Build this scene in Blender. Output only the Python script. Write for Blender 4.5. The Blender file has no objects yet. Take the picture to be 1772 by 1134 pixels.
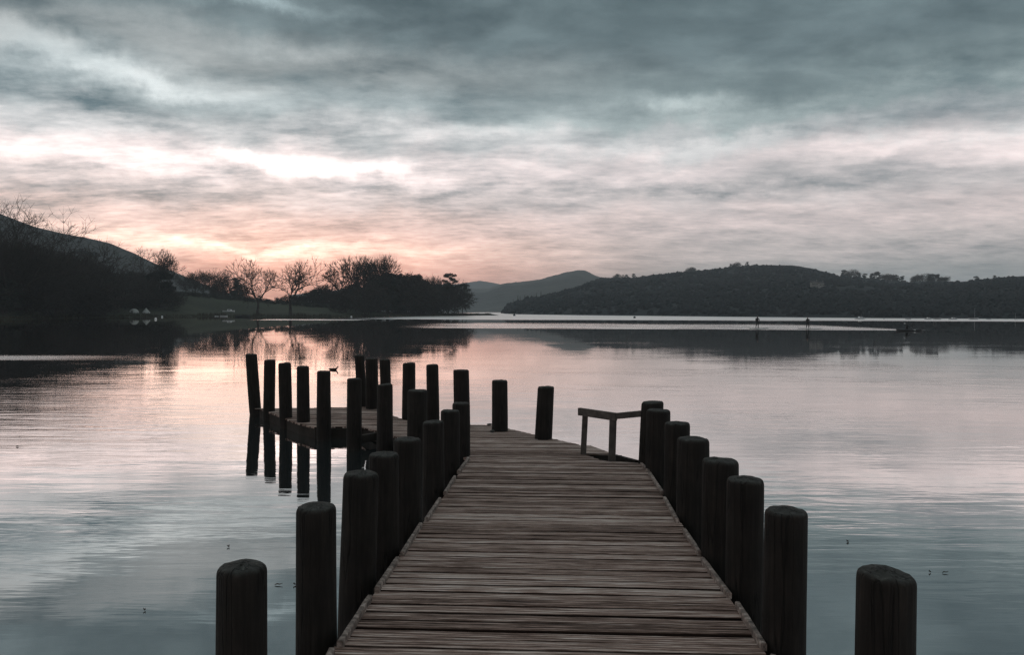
import bpy, bmesh, math, random
from mathutils import Vector, Matrix, noise
R_ = math.radians
sc = bpy.context.scene
COL = sc.collection

# ------------------------------------------------------------------ camera
CAMZ, FPX, HOR, ROLL = 2.5, 1280.0, 538.0, R_(0.22)
PITCH = math.atan((567 - HOR) / FPX)
Fv = Vector((0, math.cos(PITCH), -math.sin(PITCH)))
Rv0 = Vector((1, 0, 0)); Uv0 = Rv0.cross(Fv)
Rv = Rv0 * math.cos(ROLL) + Uv0 * math.sin(ROLL)
Uv = Uv0 * math.cos(ROLL) - Rv0 * math.sin(ROLL)
cd = bpy.data.cameras.new('camera'); cam = bpy.data.objects.new('camera', cd); COL.objects.link(cam)
cd.sensor_width = 36; cd.lens = FPX / 1772 * 36; cd.clip_start = 0.05; cd.clip_end = 30000
m = Matrix((Rv, Uv, -Fv)).transposed().to_4x4(); m.translation = Vector((0, 0, CAMZ)); cam.matrix_world = m
sc.camera = cam

def ray(px, py):
    return Fv + Rv * ((px - 886) / FPX) + Uv * ((567 - py) / FPX)
def atD(px, py, D):                       # the point at forward distance D seen in that direction
    d = ray(px, py); return Vector((0, 0, CAMZ)) + d * (D / d.y)
def atZ(px, py, z=0.0):
    d = ray(px, py); return Vector((0, 0, CAMZ)) + d * ((z - CAMZ) / d.z)
def azel(px, py):
    d = ray(px, py).normalized(); return math.degrees(math.atan2(d.x, d.y)), math.degrees(math.asin(d.z))

# ------------------------------------------------------------------ world
SUN_AZ, SUN_EL = -19.0, 2.5
w = bpy.data.worlds.new('World'); sc.world = w; w.use_nodes = True
nt = w.node_tree; nt.nodes.clear()
def mth(op, *a, tree=None, clamp=False):
    t = tree or nt
    n = t.nodes.new('ShaderNodeMath'); n.operation = op; n.use_clamp = clamp
    for i, v in enumerate(a):
        if isinstance(v, (int, float)): n.inputs[i].default_value = v
        else: t.links.new(v, n.inputs[i])
    return n.outputs[0]
tc = nt.nodes.new('ShaderNodeTexCoord')
sx = nt.nodes.new('ShaderNodeSeparateXYZ'); nt.links.new(tc.outputs['Generated'], sx.inputs[0])
X, Y, Z = sx.outputs
EL = mth('MULTIPLY', mth('ARCSINE', Z), 57.29578)
AZ = mth('MULTIPLY', mth('ARCTAN2', X, Y), 57.29578)
zc = mth('ADD', mth('MAXIMUM', Z, 0.0), 0.13)
cx = nt.nodes.new('ShaderNodeCombineXYZ')
nt.links.new(mth('DIVIDE', X, zc), cx.inputs[0]); nt.links.new(mth('DIVIDE', Y, zc), cx.inputs[1])
def wnoise(scale, detail=5, rough=0.55, vec=None, dist=0.0, sxy=(1, 1), off=(0, 0, 0)):
    mp = nt.nodes.new('ShaderNodeMapping'); mp.inputs['Scale'].default_value = (sxy[0], sxy[1], 1); mp.inputs['Location'].default_value = off
    nt.links.new(vec or cx.outputs[0], mp.inputs[0])
    n = nt.nodes.new('ShaderNodeTexNoise'); n.inputs['Scale'].default_value = scale
    n.inputs['Detail'].default_value = detail; n.inputs['Roughness'].default_value = rough; n.inputs['Distortion'].default_value = dist
    nt.links.new(mp.outputs[0], n.inputs['Vector']); return n
nA = wnoise(1.5, 9, 0.60, sxy=(0.9, 1.0), off=(3.1, 1.7, 0), dist=0.3)
nB = wnoise(4.6, 8, 0.60, sxy=(0.85, 1.1), off=(1.3, 5.2, 2))
nC = wnoise(15.0, 6, 0.62, sxy=(0.7, 1.25), off=(4.3, 2.2, 1))
nW = wnoise(8.0, 8, 0.64, vec=tc.outputs['Generated'], sxy=(1, 1), off=(0.7, 0.2, 0))
sw = nt.nodes.new('ShaderNodeSeparateColor'); nt.links.new(nW.outputs['Color'], sw.inputs[0])
wAZ = mth('ADD', AZ, mth('MULTIPLY', mth('SUBTRACT', sw.outputs[0], 0.5), 14.0))
wEL = mth('ADD', EL, mth('MULTIPLY', mth('SUBTRACT', sw.outputs[1], 0.5), 4.5))
EW = mth('ADD', EL, mth('ADD', mth('MULTIPLY', mth('SUBTRACT', nA.outputs['Fac'], 0.5), 5.0),
                        mth('MULTIPLY', mth('SUBTRACT', sw.outputs[2], 0.5), 5.0)))
EW = mth('ADD', mth('MULTIPLY', EW, mth('MULTIPLY', EL, 0.09, clamp=True)), mth('MULTIPLY', EL, mth('SUBTRACT', 1.0, mth('MULTIPLY', EL, 0.09, clamp=True))))
def ramp(stops):
    r = nt.nodes.new('ShaderNodeValToRGB'); cr = r.color_ramp; cr.interpolation = 'EASE'
    while len(cr.elements) < len(stops): cr.elements.new(0.5)
    for e, (p, c) in zip(cr.elements, stops): e.position = p / 40.0; e.color = (*c, 1)
    nt.links.new(mth('DIVIDE', EW, 40.0), r.inputs[0]); return r.outputs[0]
left = ramp([(0, (.80, .38, .27)), (2.4, (.90, .52, .42)), (4.4, (.98, .72, .62)), (6.4, (.90, .70, .64)), (8.5, (.80, .70, .68)), (10.6, (.98, .87, .86)),
             (12.8, (.68, .69, .70)), (14.8, (.44, .51, .53)), (17.5, (.36, .40, .41)), (20.5, (.145, .200, .220)), (27, (.115, .165, .180)), (36, (.38, .42, .42))])
right = ramp([(0, (.32, .37, .37)), (2.5, (.43, .43, .42)), (4.5, (.58, .53, .52)), (7, (.70, .61, .60)), (9.0, (.62, .58, .58)), (10.8, (.74, .67, .67)),
              (12.8, (.54, .56, .57)), (14.2, (.34, .41, .42)), (16, (.19, .25, .265)), (19, (.115, .163, .180)), (27, (.110, .160, .175)), (36, (.38, .42, .42))])
mr = nt.nodes.new('ShaderNodeMapRange'); mr.interpolation_type = 'SMOOTHSTEP'
nt.links.new(AZ, mr.inputs[0]); mr.inputs[1].default_value = -20; mr.inputs[2].default_value = 19
def wmix(f, a, b, mode='MIX'):
    n = nt.nodes.new('ShaderNodeMix'); n.data_type = 'RGBA'; n.blend_type = mode
    for v, i in ((f, 0), (a, 6), (b, 7)):
        if isinstance(v, (int, float)): n.inputs[i].default_value = v
        elif isinstance(v, tuple): n.inputs[i].default_value = (*v, 1)
        else: nt.links.new(v, n.inputs[i])
    return n.outputs[2]
base = wmix(mr.outputs[0], left, right)
def blob(px, py, wx, wy, amp, tilt=0.0, warp=True):
    a0, e0 = azel(px, py); sa, se = wx / 22.3, wy / 22.3
    dx = mth('SUBTRACT', wAZ if warp else AZ, a0); dy = mth('SUBTRACT', wEL if warp else EL, e0)
    dy = mth('ADD', dy, mth('MULTIPLY', dx, tilt))
    q = mth('ADD', mth('POWER', mth('ABSOLUTE', mth('DIVIDE', dx, sa)), 2.0), mth('POWER', mth('ABSOLUTE', mth('DIVIDE', dy, se)), 2.0))
    return mth('MULTIPLY', mth('EXPONENT', mth('MULTIPLY', q, -1.0)), amp)
BL = [(130, 98, 200, 22, 0.70, 0.10), (300, 150, 80, 18, 0.38, 0.3), (480, 285, 130, 13, 0.9, 0), (600, 298, 110, 9, 0.8, 0), (1180, 175, 90, 13, 0.55, 0.1), (1060, 150, 120, 25, 0.22, 0),
      (540, 90, 70, 20, 0.5, 0), (460, 2, 110, 10, 1.1, 0), (250, 412, 170, 12, 0.25, 0.1), (520, 432, 190, 9, 0.42, 0), (100, 272, 130, 12, 0.3, 0),
      (820, 225, 160, 14, 0.35, 0), (1150, 262, 300, 14, 0.22, 0), (1560, 250, 160, 12, 0.2, 0),
      (180, 172, 260, 24, -0.42, 0.05), (1270, 325, 380, 9, -0.26, 0), (700, 330, 200, 9, -0.16, 0), (250, 330, 220, 14, -0.22, 0),
      (1000, 60, 420, 60, -0.16, 0), (1350, 215, 260, 18, -0.25, 0), (560, 215, 150, 14, -0.2, 0), (640, 120, 190, 50, -0.26, 0), (90, 25, 220, 22, -0.25, 0),
      (1700, 460, 260, 30, -0.18, 0)]
acc = None
for b in BL:
    v = blob(*b); acc = v if acc is None else mth('ADD', acc, v)
hi = mth('MULTIPLY', mth('SUBTRACT', EL, 5.0), 0.08, clamp=True)          # broad structure matters higher up
def scurve(sock, lo, hi_):
    u = nt.nodes.new('ShaderNodeMapRange'); u.interpolation_type = 'SMOOTHERSTEP'; nt.links.new(sock, u.inputs[0]); u.inputs[1].default_value = lo; u.inputs[2].default_value = hi_; u.inputs[3].default_value = -.5; u.inputs[4].default_value = .5
    return u.outputs[0]
nD = wnoise(2.6, 9, 0.55, sxy=(0.8, 1.1), off=(8.3, 0.4, 5), dist=0.2)
cum = mth('MULTIPLY', scurve(nD.outputs['Fac'], 0.40, 0.62), mth('ADD', 0.16, mth('MULTIPLY', hi, 0.16)))
modA = mth('MULTIPLY', mth('SUBTRACT', nA.outputs['Fac'], 0.5), mth('ADD', 0.5, mth('MULTIPLY', hi, 1.4)))
calm = mth('SUBTRACT', 1.0, mth('MULTIPLY', mr.outputs[0], 0.45))
modB = mth('MULTIPLY', mth('MULTIPLY', mth('SUBTRACT', nB.outputs['Fac'], 0.5), mth('SUBTRACT', 1.5, mth('MULTIPLY', hi, 0.6))), calm)
modC = mth('MULTIPLY', mth('MULTIPLY', mth('SUBTRACT', nC.outputs['Fac'], 0.5), mth('SUBTRACT', 1.25, mth('MULTIPLY', hi, 1.0))), calm)
gain = mth('MULTIPLY', mth('MAXIMUM', mth('ADD', mth('ADD', mth('ADD', 1.0, modC), acc), mth('ADD', mth('ADD', modA, cum), modB)), 0.3), 1.12)
g3 = nt.nodes.new('ShaderNodeCombineColor')
for i, k in enumerate((1.14, 1.0, 0.94)): nt.links.new(mth('ADD', 1.12, mth('MULTIPLY', mth('SUBTRACT', gain, 1.12), k)), g3.inputs[i])
clouds = wmix(1.0, base, g3.outputs[0], 'MULTIPLY')
# warm glow low over the hidden sun
glow = mth('ADD', blob(330, 424, 320, 26, 0.13, 0, True), blob(580, 438, 320, 16, 0.10, 0, True))
gl = nt.nodes.new('ShaderNodeCombineColor')
glow = mth('MULTIPLY', glow, mth('POWER', gain, 2.5)); low = blob(570, 474, 340, 70, 0.74, 0, False)
for i, (k, k2) in enumerate(((1.0, 1.0), (0.70, .29), (0.53, .12))): nt.links.new(mth('ADD', mth('MULTIPLY', glow, k), mth('MULTIPLY', low, k2)), gl.inputs[i])
clouds = wmix(1.0, clouds, gl.outputs[0], 'ADD')
sky = nt.nodes.new('ShaderNodeTexSky'); sky.sky_type = 'NISHITA'; sky.sun_disc = False
sky.sun_elevation = R_(SUN_EL); sky.sun_rotation = R_(SUN_AZ); sky.air_density = 1; sky.dust_density = 2
bg1 = nt.nodes.new('ShaderNodeBackground'); bg1.inputs[1].default_value = 0.05; nt.links.new(sky.outputs[0], bg1.inputs[0])
bg2 = nt.nodes.new('ShaderNodeBackground'); bg2.inputs[1].default_value = 1.0; nt.links.new(clouds, bg2.inputs[0])
ms = nt.nodes.new('ShaderNodeMixShader'); ms.inputs[0].default_value = 0.95       # the cloud deck covers nearly all of the sky
nt.links.new(bg1.outputs[0], ms.inputs[1]); nt.links.new(bg2.outputs[0], ms.inputs[2])
wo = nt.nodes.new('ShaderNodeOutputWorld'); nt.links.new(ms.outputs[0], wo.inputs[0])

# ------------------------------------------------------------------ sun (veiled, behind the left hill)
sd = bpy.data.lights.new('sun', 'SUN'); sd.energy = 0.03; sd.angle = R_(16); sd.color = (1, .78, .62)
so = bpy.data.objects.new('sun', sd); COL.objects.link(so)
dv = Vector((math.sin(R_(SUN_AZ)) * math.cos(R_(SUN_EL)), math.cos(R_(SUN_AZ)) * math.cos(R_(SUN_EL)), math.sin(R_(SUN_EL))))
so.rotation_euler = dv.to_track_quat('Z', 'Y').to_euler(); so.location = (0, 0, 60)
sc.view_settings.view_transform = 'Standard'; sc.view_settings.look = 'None'
sc.view_settings.exposure = 0; sc.view_settings.gamma = 1; sc.view_settings.use_curve_mapping = False
sc.cycles.use_denoising = True; sc.cycles.denoising_prefilter = 'NONE'; sc.cycles.max_bounces = 6; sc.cycles.volume_bounces = 1
sc.cycles.caustics_reflective = False; sc.cycles.caustics_refractive = False

# ------------------------------------------------------------------ helpers
rng = random.Random(11)
def tag(o, label=None, cat=None, group=None, kind=None):
    if label: o['label'] = label
    if cat: o['category'] = cat
    if group: o['group'] = group
    if kind: o['kind'] = kind
    return o
def empty(name, loc=(0, 0, 0), rz=0.0):
    o = bpy.data.objects.new(name, None); COL.objects.link(o); o.location = loc; o.rotation_euler = (0, 0, rz); o.empty_display_size = 0.3; return o
class MB:
    def __init__(s): s.v = []; s.f = []; s.mi = []
    def quad_box(s, x0, x1, y0, y1, z0, z1, mat=None):
        b = len(s.v); P = [(x0, y0, z0), (x1, y0, z0), (x1, y1, z0), (x0, y1, z0), (x0, y0, z1), (x1, y0, z1), (x1, y1, z1), (x0, y1, z1)]
        s.v += [tuple(mat @ Vector(p)) if mat else p for p in P]
        s.f += [tuple(b + i for i in q) for q in ((0, 3, 2, 1), (4, 5, 6, 7), (0, 1, 5, 4), (1, 2, 6, 5), (2, 3, 7, 6), (3, 0, 4, 7))]
    def bar(s, a, b, w, h, up=(0, 0, 1)):
        a, b = Vector(a), Vector(b); d = (b - a); L = d.length; d.normalize()
        sd_ = d.cross(Vector(up)).normalized(); u = sd_.cross(d)
        M = Matrix((sd_, d, u)).transposed().to_4x4(); M.translation = a
        s.quad_box(-w / 2, w / 2, 0, L, -h / 2, h / 2, M)
    def tube(s, pts, rad, n=6, cap=True):
        pts = [Vector(p) for p in pts]; rings = []
        for i, p in enumerate(pts):
            d = (pts[min(i + 1, len(pts) - 1)] - pts[max(i - 1, 0)])
            if d.length < 1e-9: d = Vector((0, 0, 1))
            d.normalize()
            a = d.orthogonal().normalized() if abs(d.z) < 0.95 else Vector((0, 1, 0)).cross(d).normalized()
            if abs(d.z) < 0.95: a = d.cross(Vector((0, 0, 1))).normalized()
            b_ = d.cross(a); k = len(s.v)
            for j in range(n):
                t = 2 * math.pi * j / n; s.v.append(tuple(p + (a * math.cos(t) + b_ * math.sin(t)) * rad[i]))
            rings.append(k)
        for i in range(len(rings) - 1):
            for j in range(n):
                s.f.append((rings[i] + j, rings[i] + (j + 1) % n, rings[i + 1] + (j + 1) % n, rings[i + 1] + j))
        if cap:
            s.f.append(tuple(rings[-1] + j for j in range(n))); s.f.append(tuple(rings[0] + n - 1 - j for j in range(n)))
    def ball(s, c, r, n=8, sc3=(1, 1, 1), M=None):
        b = len(s.v); c = Vector(c); P = []
        for i in range(1, n // 2 + 1):
            ph = math.pi * i / (n // 2 + 1)
            for j in range(n):
                t = 2 * math.pi * j / n
                P.append(Vector((r * sc3[0] * math.sin(ph) * math.cos(t), r * sc3[1] * math.sin(ph) * math.sin(t), r * sc3[2] * math.cos(ph))))
        P += [Vector((0, 0, r * sc3[2])), Vector((0, 0, -r * sc3[2]))]
        s.v += [tuple((M @ p if M else p) + c) for p in P]
        nr = n // 2; top = b + nr * n; bot = top + 1
        for j in range(n):
            s.f.append((top, b + j, b + (j + 1) % n)); s.f.append((bot, b + (nr - 1) * n + (j + 1) % n, b + (nr - 1) * n + j))
            for i in range(nr - 1): s.f.append((b + i * n + j, b + (i + 1) * n + j, b + (i + 1) * n + (j + 1) % n, b + i * n + (j + 1) % n))
    def mesh(s, name, mat, smooth=False):
        me = bpy.data.meshes.new(name); me.from_pydata(s.v, [], s.f); me.update()
        for mm in (mat if isinstance(mat, (list, tuple)) else [mat]): me.materials.append(mm)
        if smooth: me.polygons.foreach_set('use_smooth', [True] * len(me.polygons))
        return me
    def build(s, name, mat, parent=None, smooth=False):
        o = bpy.data.objects.new(name, s.mesh(name, mat, smooth)); COL.objects.link(o); o.parent = parent; return o
def copy_tree(o, parent=None):
    c = o.copy(); COL.objects.link(c); c.parent = parent
    for ch in list(o.children): copy_tree(ch, c)
    return c

# ------------------------------------------------------------------ materials
class NT:
    def __init__(s, name):
        s.m = bpy.data.materials.new(name); s.m.use_nodes = True; s.t = s.m.node_tree
        s.b = s.t.nodes.get('Principled BSDF'); s.out = s.t.nodes.get('Material Output')
    def n(s, typ, **kw):
        x = s.t.nodes.new(typ)
        for k, v in kw.items(): setattr(x, k, v)
        return x
    def l(s, a, b): s.t.links.new(a, b)
    def mt(s, op, *a, clamp=False): return mth(op, *a, tree=s.t, clamp=clamp)
    def coord(s, scale=(1, 1, 1), kind='Object', rot=(0, 0, 0)):
        t = s.n('ShaderNodeTexCoord'); mp = s.n('ShaderNodeMapping'); mp.inputs['Scale'].default_value = scale; mp.inputs['Rotation'].default_value = rot
        s.l(t.outputs[kind], mp.inputs[0]); return mp.outputs[0]
    def noise(s, vec, scale, detail=4, rough=0.55, dist=0):
        x = s.n('ShaderNodeTexNoise'); s.l(vec, x.inputs['Vector']); x.inputs['Scale'].default_value = scale
        x.inputs['Detail'].default_value = detail; x.inputs['Roughness'].default_value = rough; x.inputs['Distortion'].default_value = dist; return x.outputs['Fac']
    def ramp(s, fac, stops):
        r = s.n('ShaderNodeValToRGB'); cr = r.color_ramp
        while len(cr.elements) < len(stops): cr.elements.new(0.5)
        for e, (p, c) in zip(cr.elements, stops): e.position = p; e.color = (*c, 1)
        s.l(fac, r.inputs[0]); return r.outputs[0]
    def bump(s, h, strength=0.5, dist=0.01):
        b = s.n('ShaderNodeBump'); b.inputs['Strength'].default_value = strength; b.inputs['Distance'].default_value = dist; s.l(h, b.inputs['Height']); s.l(b.outputs[0], s.b.inputs['Normal']); return b
def simple(name, c, rough=0.8, spec=0.3, var=0.25, scale=6.0):
    q = NT(name); v = q.coord(kind='Object'); f = q.noise(v, scale, 4)
    q.l(q.ramp(f, [(0.3, tuple(x * (1 - var) for x in c)), (0.7, tuple(min(1, x * (1 + var)) for x in c))]), q.b.inputs['Base Color'])
    q.b.inputs['Roughness'].default_value = rough; q.b.inputs['Specular IOR Level'].default_value = spec; return q.m

# post wood
q = NT('dark_post_wood'); v = q.coord((14, 14, 0.9)); f = q.noise(v, 2.2, 6, 0.65); v2 = q.coord((1, 1, 1)); f2 = q.noise(v2, 3.5, 4)
c1 = q.ramp(f, [(0.30, (.008, .007, .0065)), (0.52, (.015, .0132, .012)), (0.75, (.030, .026, .023))])
oi = q.n('ShaderNodeObjectInfo')
mx = q.n('ShaderNodeMix', data_type='RGBA', blend_type='MULTIPLY'); mx.inputs[0].default_value = 1; q.l(c1, mx.inputs[6])
q.l(q.ramp(f2, [(0.3, (.6, .6, .6)), (0.7, (1.3, 1.22, 1.15))]), mx.inputs[7])
ge = q.n('ShaderNodeNewGeometry'); sp = q.n('ShaderNodeSeparateXYZ'); q.l(ge.outputs['Normal'], sp.inputs[0])
up = q.mt('MULTIPLY', q.mt('SUBTRACT', sp.outputs[2], 0.35), 1.6, clamp=True)
f3 = q.noise(v2, 22, 5, 0.7)
top = q.n('ShaderNodeMix', data_type='RGBA'); q.l(up, top.inputs[0]); q.l(mx.outputs[2], top.inputs[6])
q.l(q.ramp(f3, [(0.35, (.028, .028, .026)), (0.55, (.04, .040, .037)), (0.72, (.10, .105, .098))]), top.inputs[7])
q.l(top.outputs[2], q.b.inputs['Base Color']); q.b.inputs['Roughness'].default_value = 0.82; q.b.inputs['Specular IOR Level'].default_value = 0.25
fc = q.noise(q.coord((7, 7, .35)), 1.7, 3, 0.5, .4); ck = q.mt('MULTIPLY', q.mt('ABSOLUTE', q.mt('SUBTRACT', fc, 0.5)), 38.0, clamp=True)
q.bump(q.mt('ADD', f, q.mt('MULTIPLY', ck, 0.8)), 0.8, 0.012)
m2 = q.n('ShaderNodeMix', data_type='RGBA', blend_type='MULTIPLY'); m2.inputs[0].default_value = 1; q.l(top.outputs[2], m2.inputs[6]); q.l(q.ramp(ck, [(0, (.3, .3, .3)), (1, (1, 1, 1))]), m2.inputs[7]); q.l(m2.outputs[2], q.b.inputs['Base Color']); M_POST = q.m

# deck planks: colour varies per plank, with gap shade painted on the sides, through the mesh attribute 'plank'
q = NT('weathered_plank_wood'); v = q.coord((1.6, 44, 26)); f = q.noise(v, 1.6, 8, 0.74, 0.2)
vb = q.coord((1.5, 5.0, 3)); fb = q.noise(vb, 1.6, 6, 0.7)
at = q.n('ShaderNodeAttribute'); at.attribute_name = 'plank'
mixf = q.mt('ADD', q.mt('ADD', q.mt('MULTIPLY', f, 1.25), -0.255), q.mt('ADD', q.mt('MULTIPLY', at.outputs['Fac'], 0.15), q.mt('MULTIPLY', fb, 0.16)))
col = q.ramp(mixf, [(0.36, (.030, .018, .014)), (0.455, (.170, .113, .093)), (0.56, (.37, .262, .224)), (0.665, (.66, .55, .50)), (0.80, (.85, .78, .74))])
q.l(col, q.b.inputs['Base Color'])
# reeded grooves across each board, coloured darker along their bottoms
tcn = q.n('ShaderNodeTexCoord'); sp = q.n('ShaderNodeSeparateXYZ'); q.l(tcn.outputs['Object'], sp.inputs[0])
gr = q.mt('SINE', q.mt('MULTIPLY', q.mt('ADD', sp.outputs[1], q.mt('MULTIPLY', fb, 0.01)), 2 * math.pi / 0.030))
groove_tone = q.n('ShaderNodeMix', data_type='RGBA', blend_type='MULTIPLY'); groove_tone.inputs[0].default_value = 1; q.l(col, groove_tone.inputs[6]); q.l(q.ramp(q.mt('ADD', q.mt('MULTIPLY', gr, 0.5), 0.5), [(0.0, (.35, .33, .32)), (0.35, (1, 1, 1))]), groove_tone.inputs[7]); q.l(groove_tone.outputs[2], q.b.inputs['Base Color'])
h = q.mt('ADD', q.mt('MULTIPLY', gr, 0.45), q.mt('MULTIPLY', f, 1.6))
q.bump(h, 0.85, 0.006); q.b.inputs['Specular IOR Level'].default_value = 0.12
q.l(q.ramp(fb, [(0.35, (.62,) * 3), (0.7, (.85,) * 3)]), q.b.inputs['Roughness']); M_PLANK = q.m

q = NT('kerb_timber'); v = q.coord((12, 12, 12)); f = q.noise(v, 1.5, 6, 0.7)
q.l(q.ramp(f, [(0.35, (.04, .031, .026)), (0.52, (.20, .155, .135)), (0.68, (.50, .43, .39))]), q.b.inputs['Base Color']); q.b.inputs['Roughness'].default_value = 0.7; q.bump(f, 0.6, 0.006); M_KERB = q.m
M_BEAM = simple('dark_beam_wood', (.028, .024, .021), 0.85, 0.2, 0.4, 4)
M_RAIL = simple('rail_timber', (.075, .066, .06), 0.75, 0.3, 0.4, 9)
M_BARK = simple('winter_bark', (.050, .045, .041), 0.95, 0.1, 0.3, 0.6)
M_TWIG = simple('winter_twigs', (.042, .038, .035), 0.95, 0.1, 0.3, 0.6)
M_PINE = simple('pine_needles', (.036, .040, .035), 0.9, 0.15, 0.4, 0.6)
M_EVER = simple('ivy_and_holly', (.040, .044, .039), 0.9, 0.15, 0.4, 0.5)
M_WOODLAND = simple('woodland_canopy', (.021, .026, .029), 0.95, 0.1, 0.15, 0.03)
M_WHITE = simple('white_gelcoat', (.78, .80, .82), 0.35, 0.5, 0.05, 1)
M_CANVAS = simple('pale_canvas', (.34, .36, .35), 0.8, 0.2, 0.08, 1)
M_DARKGEL = simple('dark_paint', (.03, .032, .036), 0.5, 0.4, 0.2, 2)
M_NEO = simple('black_neoprene', (.012, .012, .014), 0.7, 0.3, 0.2, 8)
M_SKIN = simple('skin', (.35, .22, .17), 0.6, 0.3, 0.05, 8)
M_FEATH = simple('brown_feathers', (.028, .022, .018), 0.8, 0.2, 0.4, 20)
M_STONE = simple('wet_stone', (.045, .043, .04), 0.6, 0.4, 0.4, 30)
M_LEAF = simple('dead_leaf', (.028, .019, .012), 0.7, 0.3, 0.3, 30)
M_HWALL = simple('whitewashed_wall', (.22, .22, .21), 0.9, 0.2, 0.1, 1)
M_SLATE = simple('slate_roof', (.06, .06, .065), 0.7, 0.3, 0.2, 1)
M_GLASS = simple('dark_glass', (.02, .024, .03), 0.15, 0.6, 0.1, 1)

def terrain_mat(name, lo, hi, s1, s2):
    q = NT(name); v = q.coord((1, 1, 1)); a = q.noise(v, s1, 6, 0.6, 0.4); b = q.noise(v, s2, 5, 0.65)
    f = q.mt('ADD', q.mt('MULTIPLY', a, 0.6), q.mt('MULTIPLY', b, 0.4))
    q.l(q.ramp(f, [(0.38, lo), (0.62, hi)]), q.b.inputs['Base Color']); q.b.inputs['Roughness'].default_value = 0.95; q.b.inputs['Specular IOR Level'].default_value = 0.1
    q.bump(b, 0.6, 1.0 / max(s2, 0.01) * 0.2); return q.m
M_FIELD = terrain_mat('pasture_grass', (.035, .040, .030), (.062, .070, .050), 0.03, 0.8)
M_FELL = terrain_mat('bracken_fell', (.040, .047, .050), (.070, .078, .080), 0.006, 0.05)
M_RIDGE = terrain_mat('wooded_ridge_ground', (.020, .025, .028), (.029, .035, .038), 0.006, 0.05)
M_FAR = terrain_mat('far_fell', (.030, .034, .030), (.065, .066, .056), 0.003, 0.012)

# ------------------------------------------------------------------ lake
q = NT('lake_water'); q.t.nodes.remove(q.b)
tcn = q.n('ShaderNodeTexCoord'); P0 = tcn.outputs['Object']; sp = q.n('ShaderNodeSeparateXYZ'); q.l(P0, sp.inputs[0]); WX, WY, _ = sp.outputs
def sc_coord(s3, rot=0, loc=(0, 0, 0)):
    mp = q.n('ShaderNodeMapping'); mp.inputs['Scale'].default_value = s3; mp.inputs['Rotation'].default_value = (0, 0, rot); mp.inputs['Location'].default_value = loc; q.l(P0, mp.inputs[0]); return mp.outputs[0]
patch = q.noise(sc_coord((0.10, 0.16, 1), 0.1), 1.0, 3, 0.6)
patchm = q.mt('MULTIPLY', q.mt('SUBTRACT', patch, 0.42), 5.0, clamp=True)
r1 = q.noise(sc_coord((0.42, 3.1, 1), 0.03), 1.0, 4, 0.55, 0.3)     # fine crests lying across the view
r2 = q.noise(sc_coord((0.9, 2.1, 1), -0.22), 1.3, 3, 0.5, 0.2)      # a slanting set
r3 = q.noise(sc_coord((0.14, 0.5, 1), 0.05), 1.0, 2, 0.5)            # slow undulation
def band(v, a, b, c, d):                                            # 1 between b and c, fading out to a and d
    u = q.n('ShaderNodeMapRange'); u.interpolation_type = 'SMOOTHSTEP'; q.l(v, u.inputs[0]); u.inputs[1].default_value = a; u.inputs[2].default_value = b
    k = q.n('ShaderNodeMapRange'); k.interpolation_type = 'SMOOTHSTEP'; q.l(v, k.inputs[0]); k.inputs[1].default_value = c; k.inputs[2].default_value = d
    k.inputs[3].default_value = 1; k.inputs[4].default_value = 0
    return q.mt('MULTIPLY', u.outputs[0], k.outputs[0])
near_calm = q.mt('ADD', q.mt('MULTIPLY', band(WY, 4.0, 9.5, 18.0, 45.0), 0.82), q.mt('ADD', 0.03, q.mt('MULTIPLY', band(WY, 20, 40, 70, 95), 0.16)))
amp1 = q.mt('MULTIPLY', q.mt('ADD', 0.22, q.mt('MULTIPLY', patchm, 0.8)), near_calm)
h = q.mt('ADD', q.mt('MULTIPLY', r1, q.mt('MULTIPLY', amp1, 0.0125)), q.mt('ADD', q.mt('MULTIPLY', r2, q.mt('MULTIPLY', amp1, 0.0075)), q.mt('MULTIPLY', q.mt('MULTIPLY', r3, 0.008), band(WY, -9, -8, 16.0, 60.0))))
bmp = q.n('ShaderNodeBump'); bmp.inputs['Strength'].default_value = 1.0; bmp.inputs['Distance'].default_value = 1.0; q.l(h, bmp.inputs['Height'])
# wind-ruffled lanes far out on the lake
wob = q.mt('MULTIPLY', q.mt('SUBTRACT', q.noise(sc_coord((0.012, 0.03, 1)), 1.0, 4, 0.6), 0.5), 1.0)
lanek = q.mt('MULTIPLY', q.mt('SUBTRACT', q.noise(sc_coord((0.05, 0.30, 1)), 1.0, 5, 0.7), 0.30), 3.0, clamp=True)
WY1 = q.mt('ADD', q.mt('SUBTRACT', WY, q.mt('MULTIPLY', WX, -0.06)), q.mt('MULTIPLY', wob, 14.0))
lane1 = q.mt('MULTIPLY', band(WY1, 103.0, 106.0, 128.0, 165.0), q.mt('MULTIPLY', lanek, band(WX, -22.0, -6.0, 54.0, 60.0)))
WY2 = q.mt('ADD', WY, q.mt('MULTIPLY', wob, 40.0))
lane2 = q.mt('MULTIPLY', band(WY2, 200.0, 214.0, 900.0, 1200.0), band(WX, -60, -30, 3000, 4000))
lane3 = q.mt('MULTIPLY', band(q.mt('ADD', WY, q.mt('MULTIPLY', wob, 10.0)), 34.0, 36.0, 37.5, 41.0), band(WX, -80, -70, -26, -17))
lane4 = q.mt('MULTIPLY', band(q.mt('ADD', WY, q.mt('MULTIPLY', wob, 12.0)), 176.0, 184.0, 192.0, 204.0), band(WX, -66, -60, -42, -34))
lanes = q.mt('MAXIMUM', q.mt('MAXIMUM', lane1, lane2), q.mt('MAXIMUM', q.mt('MULTIPLY', lane3, 0.7), lane4))
rough = q.mt('ADD', 0.012, q.mt('MULTIPLY', lanes, 0.34))
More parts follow.
